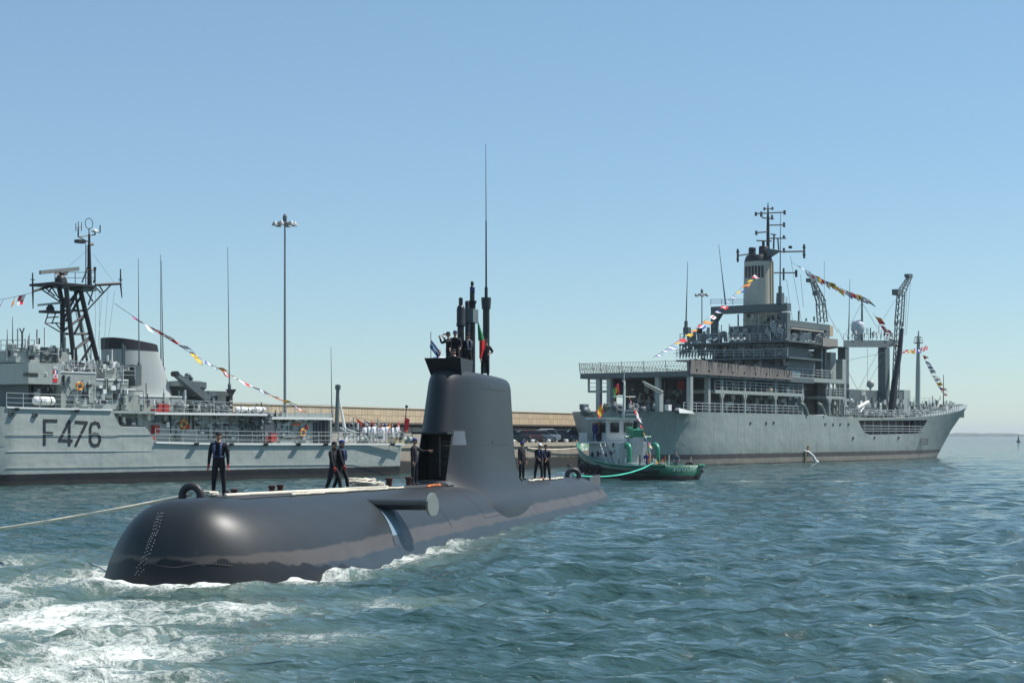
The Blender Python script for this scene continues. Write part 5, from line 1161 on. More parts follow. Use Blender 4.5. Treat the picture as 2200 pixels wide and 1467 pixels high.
B.rail([B.Lu(1461, 734.5, UF), B.Lu(1655, 734.5, UF)], h=1.1, r=.05); B.rail([B.Lu(1640, 769, UF), B.Lu(1692, 769, UF)], h=1.2, r=.06); B.rail([B.Lu(1454, 769, UF - .5), B.Lu(1640, 769, UF - .5)], h=1.1, r=.05)
hs = B.ubx('funnel_house', D, 1566, 700, 1648, 734, UH + 2, UH + 7)
for a, b, c, d in ((1590, 706, 1610, 732), (1614, 712, 1624, 732), (1634, 712, 1643, 722), (1570, 713, 1582, 728)): B.ubx('house_window', MATS['glass_dark'], a, b, c, d, UH + 1.94, UH + 2.2, hs)
for px in (1521, 1533, 1567, 1578, 1592): q = MB(); q.tube(B.Lu(px, 732, UF), B.Lu(px + 8, 727, UF), .2); q.build('signal_lamp', MATS['canister'], BR)
q = MB(); rn = random.Random(19)
for i in range(60): px = rn.uniform(1480, 1690); p_ = B.Lu(px, 734, UH - .6); q.tube(p_, p_ + V3(0, rn.uniform(-.3, .3), rn.uniform(.4, 1.5)), rn.uniform(.06, .3), n=5)
q.build('signal_deck_gear', mat('gear', (.12, .14, .145), .7), BR, stuff=True)
# portal frame across the ship in front of the funnel tower
UP = UH + 1.2
gf = B.ubx('portal_beam', D, 1527, 655, 1691, 671, UP, UP + 1.2); B.ubx('portal_leg', D, 1527, 671.2, 1536.5, 736, UP + .1, UP + 1.1, gf); B.ubx('portal_leg', D, 1681, 671.2, 1691, 772, UP + .1, UP + 1.1, gf)
for p0, p1, p2 in ((1536.7, 1536.9, 1548), (1680.8, 1680.6, 1669)):
    a_, b_, c_ = B.Lu(p0, 690, UP + .1), B.Lu(p1, 671.4, UP + .1), B.Lu(p2, 671.4, UP + .1); w_ = V3(1, 0, 0); q = MB(); q.add([a_, b_, c_, a_ + w_, b_ + w_, c_ + w_], [(0, 1, 2), (5, 4, 3), (0, 3, 4, 1), (1, 4, 5, 2), (2, 5, 3, 0)]); q.build('portal_knee', D, gf)
B.rail([B.Lu(1527, 655, UP), B.Lu(1598, 655, UP)], h=.75, wires=3, r=.045); B.rail([B.Lu(1668, 655, UP), B.Lu(1691, 655, UP)], h=1.0, wires=3, r=.045)
q = MB(); q.tube(B.Lu(1586, 735, UP), B.Lu(1586, 675, UP), .12); q.build('pole', G, BR)
# funnel tower on the centre line
fv = -7.5; UC = B.u(1629.5, fv); RT = 31.0 * B.Y(UC, fv) / FPX
def zc_(py): return ZC + (HY - py) * B.Y(UC, fv) / FPX
def ring(dx, r_, py, n=28, ex=1.0): return [(UC + dx + r_ * ex * math.cos(t), -fv + r_ * math.sin(t), zc_(py)) for t in [2 * math.pi * i / n for i in range(n)]]
tw = loft([ring(0, RT * 1.06, 736), ring(0, RT * 1.05, 660), ring(0, RT * 1.01, 600), ring(0, RT * .98, 563)]).build('funnel_tower', mat('tower_grey', (.48, .46, .39), .55, .08, .4, streak=.3), BR, 50)
loft([ring(0, RT * .99, 563.5), ring(0, RT * .9, 553), ring(0, RT * .8, 549)]).build('funnel_top', mat('funnel_black', (.02, .018, .022), .5), tw, 40)
def stack_at(px, w, y_):
    v = B.v(px, UC); r_ = w * B.Y(UC, v) / FPX / 2; q = MB(); q.lathe((UC, -v, 0), [(r_, zc_(560)), (r_ * .97, zc_(y_ + 1.5)), (r_ * .85, zc_(y_))], 16); q.build('exhaust_stack', MATS['funnel_black'], tw, 40)
stack_at(1616, 16, 531); stack_at(1640.5, 21, 530)
ca = math.atan2(-(B.O.y + B.t.y * UC), 0) ; vc = (B.w(UC, fv, 0)); dirc = Vector((-vc.x, -vc.y)).normalized(); base = math.atan2(-dirc.dot(B.n), dirc.dot(B.t))   # angle, in the ship's frame, of the side that faces the quay corner we look from
for i in range(6):
    def ang(px): return base - math.asin(max(-.98, min(.98, -(px - 1629.5) / 31.0)))
    px = 1601.5 + i * 6.8; q = MB(); a0, a1 = ang(px), ang(px + 4.4)
    for a_ in np.linspace(a0, a1, 4):
        for r_ in (RT * .95, RT * 1.022):
            for zz in (zc_(599), zc_(574)): q.v.append((UC + r_ * math.cos(a_), -fv + r_ * math.sin(a_), zz))
    for k in range(3):
        o_ = k * 4; q.f += [(o_ + 2, o_ + 6, o_ + 7, o_ + 3), (o_ + 1, o_ + 3, o_ + 7, o_ + 5), (o_, o_ + 4, o_ + 6, o_ + 2)]; q.m += [0] * 3
    q.f += [(0, 2, 3, 1), (12, 13, 15, 14)]; q.m += [0, 0]; q.build('louvre', MATS['black'], tw)
q = MB(); p_ = [B.Lu(1652, 553, UC), B.Lu(1651, 534, UC), B.Lu(1675, 538, UC)]; w_ = V3(1.2, 0, 0); q.add([a - w_ / 2 for a in p_] + [a + w_ / 2 for a in p_], [(0, 1, 2), (5, 4, 3), (0, 3, 4, 1), (1, 4, 5, 2), (2, 5, 3, 0)]); q.build('mast_bracket', D, tw)
q = MB()
for px in (1656, 1661): q.tube(B.Lu(px, 655, UC - .9), B.Lu(px - 1, 562, UC - .9), .14)
q.build('funnel_pipes', mat('pipe_tan', (.36, .33, .24), .5), tw, stuff=True)
house2 = B.ubx('radar_house', mat('house_pale', (.38, .38, .36), .5, .1, 1, streak=.3), 1646, 669, 1680, 704, UP + 2.0, UP + 4.5)
B.ubx('house_window', MATS['glass_dark'], 1648, 677, 1663, 697, UP + 1.95, UP + 2.2, house2)
q = MB()
for py in (684, 690.5): q.tube(B.Lu(1648, py, UP + 1.93), B.Lu(1663, py, UP + 1.93), .06, n=4)
q.tube(B.Lu(1655.5, 677, UP + 1.93), B.Lu(1655.5, 697, UP + 1.93), .06, n=4); q.build('window_bars', MATS['house_pale'], house2, stuff=True)
q = MB(); rn = random.Random(20)
for i in range(40): p_ = B.Lu(rn.uniform(1650, 1682), rn.uniform(708, 765), UH + .2); q.tube(p_, p_ + V3(0, rn.uniform(-.6, .6), rn.uniform(.4, 1.8)), rn.uniform(.05, .22), n=5)
q.build('deck_equipment', mat('gear_pale', (.33, .35, .35), .6), BR, stuff=True)
# mast and yards
q = MB(); q.path([B.L(1650, 535, fv), B.L(1650, 470, fv), B.L(1650, 436, fv)], [.26, .2, .06], 8); q.build('mainmast', K, BR)
def yard(a, b, ends=(), r=.1):
    q = MB(); B.bar(q, (*a, fv), (*b, fv), r, n=5)
    for px, y0, y1, w in ends: B.box(q, px - w, y0, px + w, y1, fv - .1, fv + .1)
    q.build('yard', K, BR)
yard((1625, 459), (1687.5, 456), ((1625.5, 456, 464, 1.3), (1637, 455, 466, 1.3), (1687, 452, 461, 1.3))); yard((1650, 484), (1686, 483), ((1686, 478, 488, 1.2),)); yard((1626, 500), (1650, 498), ((1626.3, 496, 505, 1.2),))
yard((1650, 512), (1688, 512), ((1685.5, 506, 513, 1.2),)); yard((1626, 517), (1657, 518), ()); yard((1643, 448), (1661, 449), ((1643.5, 446, 452, .8), (1661, 445, 451, .8)), .08); yard((1638, 468), (1662, 470), ((1660, 462, 472, .8),), .1)
yard((1587, 549), (1608, 546), ((1586.5, 535, 563, .9), (1586.5, 540, 543, 2), (1586.5, 556, 558, 2)), .1); yard((1672, 541), (1729, 540), ((1729, 525, 555, 1), (1729, 530, 533, 2.2), (1729, 546, 549, 2.2), (1685.5, 533, 543, 1.2)), .12); yard((1661, 586), (1712, 586), ((1712, 580, 595, 1.3), (1685, 576, 602, .7)), .1)
q = MB(); B.bar(q, (1662, 535, fv), (1663, 503, fv), .12); B.bar(q, (1673, 537, fv), (1671, 512, fv), .1); B.box(q, 1658, 503, 1668, 505, fv - .1, fv + .1); B.bar(q, (1640, 530, fv), (1640, 518, fv), .2); q.lathe(B.L(1698, 534, fv), [(.15, 0), (.3, .1), (.3, .3), (.1, .4)], 8); q.build('radar_masts', K, BR, stuff=True)
# whip antennas
for px0, y0, px1, y1, uu in ((1474, 690, 1477.5, 562, UF + .4), (1559, 655, 1544, 525, UP + .5), (1676, 618, 1677, 455, UF + .4), (1823, 730, 1826, 600, B.u(1823, -4.8))):
    q = MB(); q.path([B.Lu(px0, y0, uu), B.Lu((px0 + px1) / 2, (y0 + y1) / 2, uu), B.Lu(px1, y1, uu)], [.11, .06, .03], 6); q.build('whip_antenna', D, BR)
for px, y0, y1 in ((1473, 703, 718), (1673.5, 629, 653)): B.ubx('antenna_tuner', D, px - 5.5, y0, px + 5.5, y1, UF, UF + .8)
q = MB(); q.tube(B.Lu(1473.5, 704, UF + .4), B.Lu(1474, 690, UF + .4), .25); q.tube(B.Lu(1676, 630, UF + .4), B.Lu(1676, 615, UF + .4), .25)
for px in (1468, 1479): q.tube(B.Lu(px, 736, UF + .4), B.Lu(1473 + (px - 1473) * .5, 717, UF + .4), .1)
q.tube(B.Lu(1674, 655, UF + .4), B.Lu(1674, 653, UF + .4), .2)
q.build('antenna_bases', D, BR, stuff=True)
# --- bridge block
B.bx('bridge_wall', mat('bridge_pale', (.40, .43, .42), .5, .08, .6, streak=.3), 1697, 752, 1768, 812, -9, -2.2, ref=1730)
br2 = B.bx('bridge_house', D, 1703, 695, 1782, 742, -8.5, -3.5, ref=1740); B.bx('bridge_roof', D, 1697, 692.5, 1783, 706, -8.3, -2.6, ref=1740)
B.bx('awning_edge', MATS['tower_grey'], 1700, 706.5, 1770, 709, -8, -1.8, ref=1730)
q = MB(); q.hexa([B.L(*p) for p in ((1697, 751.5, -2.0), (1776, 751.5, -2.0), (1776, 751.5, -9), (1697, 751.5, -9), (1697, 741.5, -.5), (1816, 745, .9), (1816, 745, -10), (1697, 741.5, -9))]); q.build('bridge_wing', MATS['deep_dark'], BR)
q = MB(); B.box(q, 1768, 727, 1800, 745, -.2, .5); q.build('wing_dodger', mat('canvas_grey', (.27, .25, .22), .9, .3, 2), BR)
q = MB(); rn = random.Random(17)
for i in range(36): px = rn.uniform(1699, 1768); B.bar(q, (px, 741, -1.5), (px + rn.uniform(-4, 4), 741 - rn.uniform(6, 28), -1.5), rn.uniform(.08, .3), n=5)
q.build('bridge_equipment', mat('gear_pale', (.33, .35, .35), .6), BR, stuff=True)
B.bx('door', MATS['glass_dark'], 1718, 781, 1726, 800, -2.5, -2.14); 
for px, py in ((1703, 781), (1742, 783), (1711, 790), (1734, 791), (1749, 793)): q = MB(); q.lathe(B.L(px, py, -2.2), [(.2, -.1), (.2, .1)], 8, 'Y'); q.build('porthole', MATS['black'], BR)
B.bx('orange_vent', MATS['tan'], 1783, 700, 1790, 722, -6, -4)
q = MB(); q.lathe(B.L(1704, 804, -.8), [(.55, -1.2), (.6, -1), (.6, 1), (.55, 1.2)], 12, 'X'); q.build('raft_canister', MATS['canister'], BR, 40)
for px, y0, y1 in ((1716, 690, 668), (1749, 690, 680), (1732, 690, 684)): q = MB(); B.bar(q, (px, y0, -4), (px, y1, -4), .13); q.build('roof_antenna', D, BR)
# columns and the replenishment gantry
for a, b, y0, y1, v in ((1784, 1796, 757, 818, -3), (1810, 1818, 772, 850, -1.2), (1764, 1768, 745, 815, -.6), (1772, 1776, 745, 815, -1.5)): B.bx('column', G if a > 1780 else D, a, y0, b, y1, v - 1, v, ref=(a + b) / 2)
gv = -4.5
q = MB(); q.hexa([B.L(*p) for p in ((1812, 746, gv), (1905, 746, gv), (1905, 746, gv - 1.4), (1812, 746, gv - 1.4), (1812, 731, gv), (1926, 731, gv), (1926, 731, gv - 1.4), (1812, 731, gv - 1.4))]); gn = q.build('gantry_beam', D, BR)
q = MB(); q.hexa([B.L(*p) for p in ((1902, 745.8, gv - .1), (1914, 745.8, gv - .1), (1914, 745.8, gv - 1.3), (1902, 745.8, gv - 1.3), (1912, 731.5, gv - .1), (1942, 731.5, gv - .1), (1942, 731.5, gv - 1.3), (1912, 731.5, gv - 1.3))]); q.build('gantry_knee', D, gn)
B.bx('gantry_leg', D, 1902, 746.3, 1911.5, 886, gv - 1.3, gv - .1, gn, ref=1907); B.bx('gantry_leg', D, 1816, 746.3, 1824, 838, gv - 1.3, gv - .1, gn, ref=1820)
B.rail([B.L(1812, 731, gv), B.L(1925, 731, gv)], h=.9, r=.04, wires=2)
q = MB(); q.lathe(B.L(1843, 731, gv - .7), [(.55, 0), (.5, .7), (.7, .85), (1.02, 1.6), (1.02, 2.2), (.85, 2.7), (.5, 3.0), (.03, 3.08)], 18); q.build('satellite_dome', mat('dome_white', (.55, .57, .60), .45), BR, 60)
q = MB(); B.bar(q, (1852, 731, gv), (1852, 641, gv), .2, .12, 8); q.build('gantry_mast', D, BR)
q = MB(); q.lathe(B.L(1870, 838, -6), [(.12, 0), (.15, .3), (.55, .6), (.62, 1.0), (.45, 1.4), (.05, 1.55)], 14); q.build('small_dome', MATS['house_pale'], BR, 60)
# cranes: lattice jibs, real trusses
def truss(name, pts, w0, w1, r, m, par):
    q = MB(); P = [Vector(p) for p in pts]
    for a, b in zip(P[:-1], P[1:]):
        d = (b - a).normalized(); e1 = d.cross(V3(0, 1, 0)).normalized(); e2 = d.cross(e1); n_ = max(3, int((b - a).length / .9))
        cor = lambda f, i: a.lerp(b, f) + (e1 * (1 if i in (0, 3) else -1) + e2 * (1 if i < 2 else -1)) * (w0 + (w1 - w0) * f) / 2
        for i in range(4): q.tube(cor(0, i), cor(1, i), r, n=4)
        for k in range(n_):
            for i in range(4): q.tube(cor(k / n_, i), cor((k + 1) / n_, (i + 1) % 4), r * .6, n=3); 
    return q.build(name, m, par, stuff=True)
cr = B.bx('crane_pedestal', D, 1912, 876, 1934, 892, -7, -4.5, ref=1922)
truss('crane_jib', [B.L(1922, 880, -5.5), B.L(1928, 740, -5.5), B.L(1931, 690, -5.5)], .8, .8, .09, D, BR); truss('crane_jib', [B.L(1931, 700, -5.5), B.L(1936, 630, -5.5)], 1.0, .9, .1, D, BR); truss('crane_jib', [B.L(1934, 632, -5.5), B.L(1957, 591, -5.5)], .9, .4, .1, D, BR)
q = MB(); B.box(q, 1929, 622, 1940, 634, -6, -5); B.box(q, 1953, 589, 1961, 596, -6, -5.2); q.build('crane_head', D, BR, stuff=True)
q = MB(); q.path([B.L(1915, 881, -3.6), B.L(1922, 820, -3.6), B.L(1932, 760, -3.6), B.L(1938, 706, -3.6)], [.5, .5, .42, .28], 6); q.build('stowed_boom', MATS['black'], BR)
truss('crane_jib', [B.L(1767, 693, -9), B.L(1763, 650, -9)], 1.1, 1.0, .1, D, BR); truss('crane_jib', [B.L(1765, 652, -9), B.L(1745, 601, -9)], 1.0, .45, .1, D, BR)
q = MB(); B.box(q, 1742, 598, 1749, 606, -9.4, -8.6); B.box(q, 1756, 625, 1762, 634, -9.4, -8.6); q.build('crane_head', D, BR, stuff=True)
q = MB()
for a, b in (((1763, 640), (1800, 715)), ((1800, 705), (1816, 740)), ((1933, 630), (1898, 684)), ((1957, 595), (1947, 720)), ((1950, 600), (1944, 720)), ((1852, 650), (1815, 720)), ((1852, 650), (1885, 705)), ((1864, 748), (1864, 830)), ((1905, 752), (1860, 832)), ((1890, 748), (1845, 836)), ((1818, 790), (1842, 836)), ((1720, 590), (1726, 660)), ((1698, 550), (1722, 690)), ((1690, 600), (1703, 690)), ((1771, 560), (1771, 690))): B.bar(q, (*a, -5), (*b, -5), .03, n=3)
q.build('rigging_wires', MATS['ship_dark'], BR, stuff=True)
q = MB(); B.bar(q, (1816, 775, gv), (1905, 757, gv), .03, n=3); q.build('hose_wire', D, BR)
# deckhouse forward, foremast, forecastle gear, bulwark
dh = B.bx('forward_deckhouse', D, 1824, 839, 1942, 890, -11, -5.5, ref=1885); B.bx('deckhouse_side', MATS['ship_grey'], 1942, 838, 1956, 888, -11, -5.4, ref=1950)
B.bx('canvas_patch', MATS['house_pale'], 1851, 839.5, 1860, 850, -5.7, -5.45, dh)
q = MB(); q.path([B.L(1971.5, 890, -7.5), B.L(1972.5, 800, -7.5), B.L(1973, 740, -7.5), B.L(1973.5, 710, -7.5)], [.42, .38, .26, .08], 10); fm = q.build('foremast', G, BR, 50)
q = MB(); q.torus(B.L(1973, 737, -7.5), .75, .05, 'Z', 14, 4); q.torus(B.L(1973, 724, -7.5), .55, .04, 'Z', 14, 4); q.lathe(B.L(1973, 738, -7.5), [(.5, 0), (.5, .1)], 10)
for k in range(6): a = k * math.pi / 3; c0 = B.L(1973, 737, -7.5); q.tube(c0 + V3(.75 * math.cos(a), .75 * math.sin(a), 0), c0 + V3(.55 * math.cos(a), .55 * math.sin(a), .95), .035, n=4)
q.build('crow_nest', K, fm, stuff=True)
q = MB(); q.path([V3(u, BB / 2 + w, zz) for u, w, zz in ((79, 7.0, 8.9), (88, 6.4, 8.95), (97, 5.2, 9.0), (107, 3.2, 9.05), (118.5, .3, ZD + 2.6))], .06, 4); q.build('bulwark_capping', G, BR)
q = MB(); PB = [(79, 7.0), (88, 6.4), (97, 5.2), (107, 3.2), (118.8, .25)]; 
for (a, wa), (b, wb) in zip(PB[:-1], PB[1:]): q.hexa([(a, BB / 2 + wa, ZD - .2), (b, BB / 2 + wb, ZD + .3), (b, BB / 2 + wb + .12, ZD + .3), (a, BB / 2 + wa + .12, ZD - .2), (a, BB / 2 + wa, 8.9), (b, BB / 2 + wb, 9.0), (b, BB / 2 + wb + .12, 9.0), (a, BB / 2 + wa + .12, 8.9)])
q.build('bulwark', D, BR)
q = MB(); rn = random.Random(44)
for i in range(120):
    u = rn.uniform(60, 104); v = -rn.uniform(1.2 + max(0, (u - 80) * .16), 7); q.ell((u, -v, ZD + max(0, (u - 86) * .09) + rn.uniform(.1, .7)), rn.uniform(.15, .7), .3, rn.uniform(.15, .6), 6, 4)
q.build('forecastle_gear', mat('gear_mid', (.21, .23, .23), .65, .5, 3), BR, stuff=True)
q = MB(); B.bar(q, (1842, 876, -1.5), (1865, 863, -2), .25); B.bar(q, (1848, 885, -1.5), (1860, 869, -2), .12); q.build('fuelling_probe', MATS['canister'], BR)
pts = [V3(B.u(1819, 0), .15, ZD - .2)] + [V3(u, BB / 2 - hd + .15, zd) for u, hd, zd in ((62, 7.5, ZD - .2), (70, 7.45, ZD - .2), (78.2, 7.2, ZD - .05), (87, 6.6, ZD + .2), (96, 5.6, ZD + .6), (105, 4.2, ZD + 1.25))]
B.rail(pts, h=1.1, r=.05); 
q = MB(); B.bar(q, (2027, 868, -7.5), (2027, 805, -7.5), .1, .05); q.build('jackstaff', D, BR); B.rail([V3(98, BB / 2 + 4.4, 9.0), V3(110, BB / 2 + 2.2, 9.05)], h=1.0, r=.03)
# cooling water falling from the side
q = MB(); P0 = B.L(1728, 968, 0); q.path([P0 + V3(0, 0, 0), P0 + V3(.3, -.5, -.15), P0 + V3(.75, -.95, -.7), P0 + V3(1.0, -1.2, -1.4), P0 + V3(1.2, -1.35, -B.z(968, 1728) + .02)], [.08, .14, .16, .2, .26], 7)
w_ = q.build('discharge_water', mat('froth', (.8, .82, .8), .5, .05, 8, bump=.5), BR, 60); w_['kind'] = 'stuff'
B.bx('rust_stain_plate', mat('rust', (.22, .12, .06), .8, .3, 3), 1736, 957, 1739, 974, -.2, .03); q = MB(); q.ell(B.L(1731, 982, .02), .3, .05, 1.2, 8, 6); q.build('weed_patch', mat('weed', (.10, .11, .04), .9, .3, 4), BR)
# crowded small fittings on the after faces, galleries and decks
FM2 = [MATS['gear_pale'], MATS['ship_dark'], MATS['white_edge'], MATS['black'], MATS['ship_grey'], MATS['ship_grey']]; BS = (.25, .9)
fittings(B, 1480, 776, 1690, 792, UH - .05, True, 60, 41, BR, FM2, BS); fittings(B, 1535, 742, 1690, 766, UH + .3, True, 90, 42, BR, FM2, BS); fittings(B, 1465, 742, 1535, 766, UH - .8, True, 40, 43, BR, FM2, BS)
fittings(B, 1500, 716, 1690, 732, UH + .5, True, 80, 44, BR, FM2, BS); fittings(B, 1600, 680, 1690, 716, UP + 1.6, True, 50, 45, BR, FM2, (.2, .7)); fittings(B, 1552, 818, 1725, 840, -3.0, False, 70, 46, BR, FM2, BS); fittings(B, 1552, 853, 1725, 886, -3.0, False, 90, 47, BR, FM2, BS)
fittings(B, 1700, 712, 1778, 738, -3.3, False, 60, 48, BR, FM2, BS); fittings(B, 1700, 760, 1765, 800, -2.1, False, 36, 49, BR, FM2, (.15, .5)); fittings(B, 1828, 862, 1965, 886, -4.0, False, 90, 50, BR, FM2, BS); fittings(B, 1778, 830, 1822, 884, -2.0, False, 50, 51, BR, FM2, BS)
fittings(B, 1360, 835, 1480, 876, ub_ - .1, True, 60, 52, BR, [MATS['ship_dark'], MATS['ship_grey'], MATS['black'], MATS['gear_pale']], BS); fittings(B, 1820, 716, 1925, 729, gv + .1, False, 30, 53, BR, FM2, (.15, .6)); fittings(B, 1960, 866, 2050, 884, -6.0, False, 60, 54, BR, FM2, BS)
# dressing lines
flag_line('long signal flag line streaming from tanker mast down to the gantry', B.W(1700, 563, fv), B.W(1868, 643, gv), 24, .4, 1.1, (.85, .2, -.22), 11, (.02, 1))
flag_line('signal flag line falling from the tanker funnel to its flight deck', B.W(1630, 580, -3), B.W(1402, 768, -3), 18, .8, 1.0, (.9, .3, .05), 12, (.02, .98))
flag_line('short signal flag line left of the tall lattice crane', B.W(1876, 672, -6), B.W(1922, 745, -6), 8, .2, 1.1, (.95, .2, -.05), 13)
flag_line('level signal flag line crossing the tanker foremast', B.W(1935, 752, -6.5), B.W(1992, 742, -7.5), 7, .2, .8, (.9, .2, 0), 14)
flag_line('signal flag line falling from the tanker foremast to its bow', B.W(1975, 745, -7.5), B.W(2030, 850, -7.5), 10, .7, 1.1, (.95, .2, -.05), 15, (.08, .96))
# ---------------------------------------------------------------- green tug
TF = Vector((-.36, .93)).normalized()      # the way the tug points
T_ = empty('tugboat', (13.4, 136.0, 0), math.atan2(TF.y, TF.x), 'small green harbour tug with white wheelhouse beside the tanker stern', 'tugboat')
gm = MATS['green_hull'].copy(); gm.name = 'tug_hull_paint'; zbands(gm, [(0.42, (.02, .012, .012))], .03, .06)
stt = [(-.9, 1.5, 1.22, .9), (-.6, 2.1, 1.2, 1.5), (0, 2.5, 1.18, 2.0), (1.2, 2.7, 1.12, 2.35), (4, 2.8, 1.1, 2.6), (7, 2.8, 1.2, 2.6), (10, 2.75, 1.45, 2.5), (13, 2.5, 1.95, 2.1), (15.5, 1.95, 2.5, 1.4), (17, 1.3, 2.85, .7), (17.9, .55, 3.05, .15)]
q = MB(); n = 0
for x, hd, zd, hw in stt:
    dx = max(0, (x - 12) * .09); ring = [(x + dx, hd, zd), (x + dx * .5, hw + (hd - hw) * .55, zd * .5), (x, hw, 0), (x, hw * .8, -.8)]; pts = [(a, b, c) for a, b, c in ring] + [(a, -b, c) for a, b, c in ring[::-1]]; q.v += pts; n = len(pts)
for i in range(len(stt) - 1):
    for k in range(n - 1): q.f.append((i * n + k, i * n + k + 1, (i + 1) * n + k + 1, (i + 1) * n + k)); q.m.append(0)
q.f += [tuple(range(n)), tuple(range((len(stt) - 1) * n, len(stt) * n))]; q.m += [0, 0]
th = q.build('hull', gm, T_, 30); sm = th.modifiers.new('plate', 'SOLIDIFY'); sm.thickness = .1; sm.offset = -1
q = MB()      # deck inside the bulwark
dk = [(x, hd - .1, max(.55, zd - .75)) for x, hd, zd, hw in stt]
for x, w, z in dk: q.v += [(x, w, z), (x, -w, z)]
for i in range(len(dk) - 1): q.f.append((2 * i, 2 * i + 1, 2 * i + 3, 2 * i + 2)); q.m.append(0)
q.build('deck', mat('tug_deck', (.10, .085, .07), .8, .3, 3), T_)
for sg in (1, -1):
    q = MB(); q.path([(x + max(0, (x - 12) * .09), sg * hd, zd + .02) for x, hd, zd, hw in stt], .085, 6); q.build('gunwale', MATS['green_trim'], T_, 60)
    q = MB(); q.path([(x, sg * (hw + (hd - hw) * .6 + .06), zd * .62) for x, hd, zd, hw in stt[1:-2]], .11, 6); q.build('rubbing_strake', MATS['rubber'], T_, 60)
for x in (9.5, 11, 12.5, 14): q = MB(); q.torus((x, float(np.interp(x, [a[0] for a in stt], [a[1] for a in stt])) + .06, .75), .3, .13, 'Y', 16, 7); q.build('tyre_fender', MATS['rubber'], T_, 60)
# name on the stern: worn white lettering, not legible in the photo
q = MB(); rn = random.Random(5)
for i in range(9):
    y = -1.05 + i * .24 - .2; q.box(-.94, y, .78, -.86, y + .06, 1.0); q.box(-.94, y, .98 if i % 2 else .78, -.86, y + .17, 1.02 if i % 2 else .82)
q.build('worn_lettering', MATS['white_paint'], T_, stuff=True)
# houses
W_ = mat('tug_white', (.52, .54, .54), .5, .15, 1.5, streak=.45); weather(W_, .02, 2, .5)
def tb(name, m, x0, x1, y0, y1, z0, z1, par=None): q = MB(); q.box(x0, y0, z0, x1, y1, z1); return q.build(name, m, par or T_)
lower = tb('deckhouse', W_, 8.0, 14.2, -1.55, 1.55, .6, 3.05)
wh = MB(); wh.hexa([(10.8, -1.4, 3.05), (14.0, -1.25, 3.05), (14.0, 1.25, 3.05), (10.8, 1.4, 3.05), (10.7, -1.4, 5.05), (14.2, -1.25, 5.05), (14.2, 1.25, 5.05), (10.7, 1.4, 5.05)]); wheel = wh.build('wheelhouse', W_, T_)
rf = MB(); rf.hexa([(10.2, -1.75, 5.05), (14.9, -1.6, 5.05), (14.9, 1.6, 5.05), (10.2, 1.75, 5.05), (10.2, -1.7, 5.18), (14.9, -1.55, 5.22), (14.9, 1.55, 5.22), (10.2, 1.7, 5.18)]); roof = rf.build('wheelhouse_roof', W_, T_)
tb('roof_top', MATS['green_trim'], 10.5, 14.6, -1.5, 1.5, 5.19, 5.24, roof)
for x in (11.0, 12.0, 13.0): tb('window', MATS['glass_dark'], x, x + .75, 1.30, 1.44, 3.9, 4.75, wheel)
for y in (-1.05, .25): tb('window', MATS['glass_dark'], 10.62, 10.78, y, y + .8, 3.9, 4.75, wheel)
tb('door', MATS['glass_dark'], 11.9, 12.6, 1.34, 1.47, 3.1, 4.85, wheel)
tb('bridge_wing', W_, 10.4, 15.0, -2.2, 2.2, 2.95, 3.12); tb('wing_bulwark', W_, 13.2, 15.0, 2.1, 2.2, 3.1, 3.9); tb('wing_bulwark', W_, 14.9, 15.0, -2.2, 2.2, 3.1, 3.9)
for x in (9.2, 10.6, 12.2, 13.4): q = MB(); q.lathe((x, 1.54, 2.0), [(.2, 0), (.2, .06)], 12, 'Y'); q.build('porthole', MATS['glass_dark'], T_)
q = MB()
for y in (1.75, 2.2): q.tube((8.6, y, .8), (10.4, y, 3.0), .06, n=5)
for i in range(8): f = i / 7; q.box(8.6 + 1.8 * f - .12, 1.75, .8 + 2.2 * f, 8.6 + 1.8 * f + .12, 2.2, .84 + 2.2 * f)
q.build('stair', W_, T_, stuff=True)
q = MB(); q.hexa([(7.6, -.55, 1.2), (9.6, -.55, 1.2), (9.6, .55, 1.2), (7.6, .55, 1.2), (7.3, -.5, 3.5), (8.9, -.5, 3.9), (8.9, .5, 3.9), (7.3, .5, 3.5)]); fn_ = q.build('funnel', W_, T_)
q = MB(); q.hexa([(7.28, -.52, 3.5), (8.92, -.52, 3.9), (8.92, .52, 3.9), (7.28, .52, 3.5), (7.2, -.5, 4.1), (8.8, -.5, 4.4), (8.8, .5, 4.4), (7.2, .5, 4.1)]); q.build('funnel_band', MATS['green_trim'], fn_); q = MB(); q.tube((8, 0, 4.1), (7.8, 0, 4.9), .2, n=8); q.build('exhaust', MATS['black'], fn_)
for y, x in ((1.15, 6.6), (-1.0, 5.6)):
    q = MB(); q.path([(x, y, .7), (x, y, 2.3), (x + .06, y, 2.6), (x + .25, y, 2.75), (x + .5, y, 2.78)], [.2, .2, .22, .25, .30], 10); q.build('ventilator_cowl', MATS['green_trim'], T_, 60)
for y0, y1 in ((.35, 1.6), (-1.6, -.45)): tb('white_locker', W_, 5.2, 6.2, y0, y1, .6, 1.35)
q = MB()
for y in (-.9, .9): q.tube((7.0, y, 1.0), (7.4, y, 3.5), .07)
q.tube((7.4, -1.2, 3.5), (7.4, 1.2, 3.5), .09); q.build('tow_gallows', MATS['green_trim'], T_, stuff=True)
q = MB(); q.path([(10.3, 0, 5.2), (10.2, 0, 7.2), (10.15, 0, 9.3)], [.13, .09, .03], 8); mt = q.build('mast', W_, T_)
q = MB(); q.tube((10.2, -1.1, 7.0), (10.2, 1.1, 7.0), .045); q.box(10.1, -1.4, 4.55 + 1.2, 10.5, -.2, 4.65 + 1.2); q.build('cross_tree', W_, mt, stuff=True); tb('radar_bar', W_, 10.3, 10.5, -1.5, -.1, 5.4, 5.55)
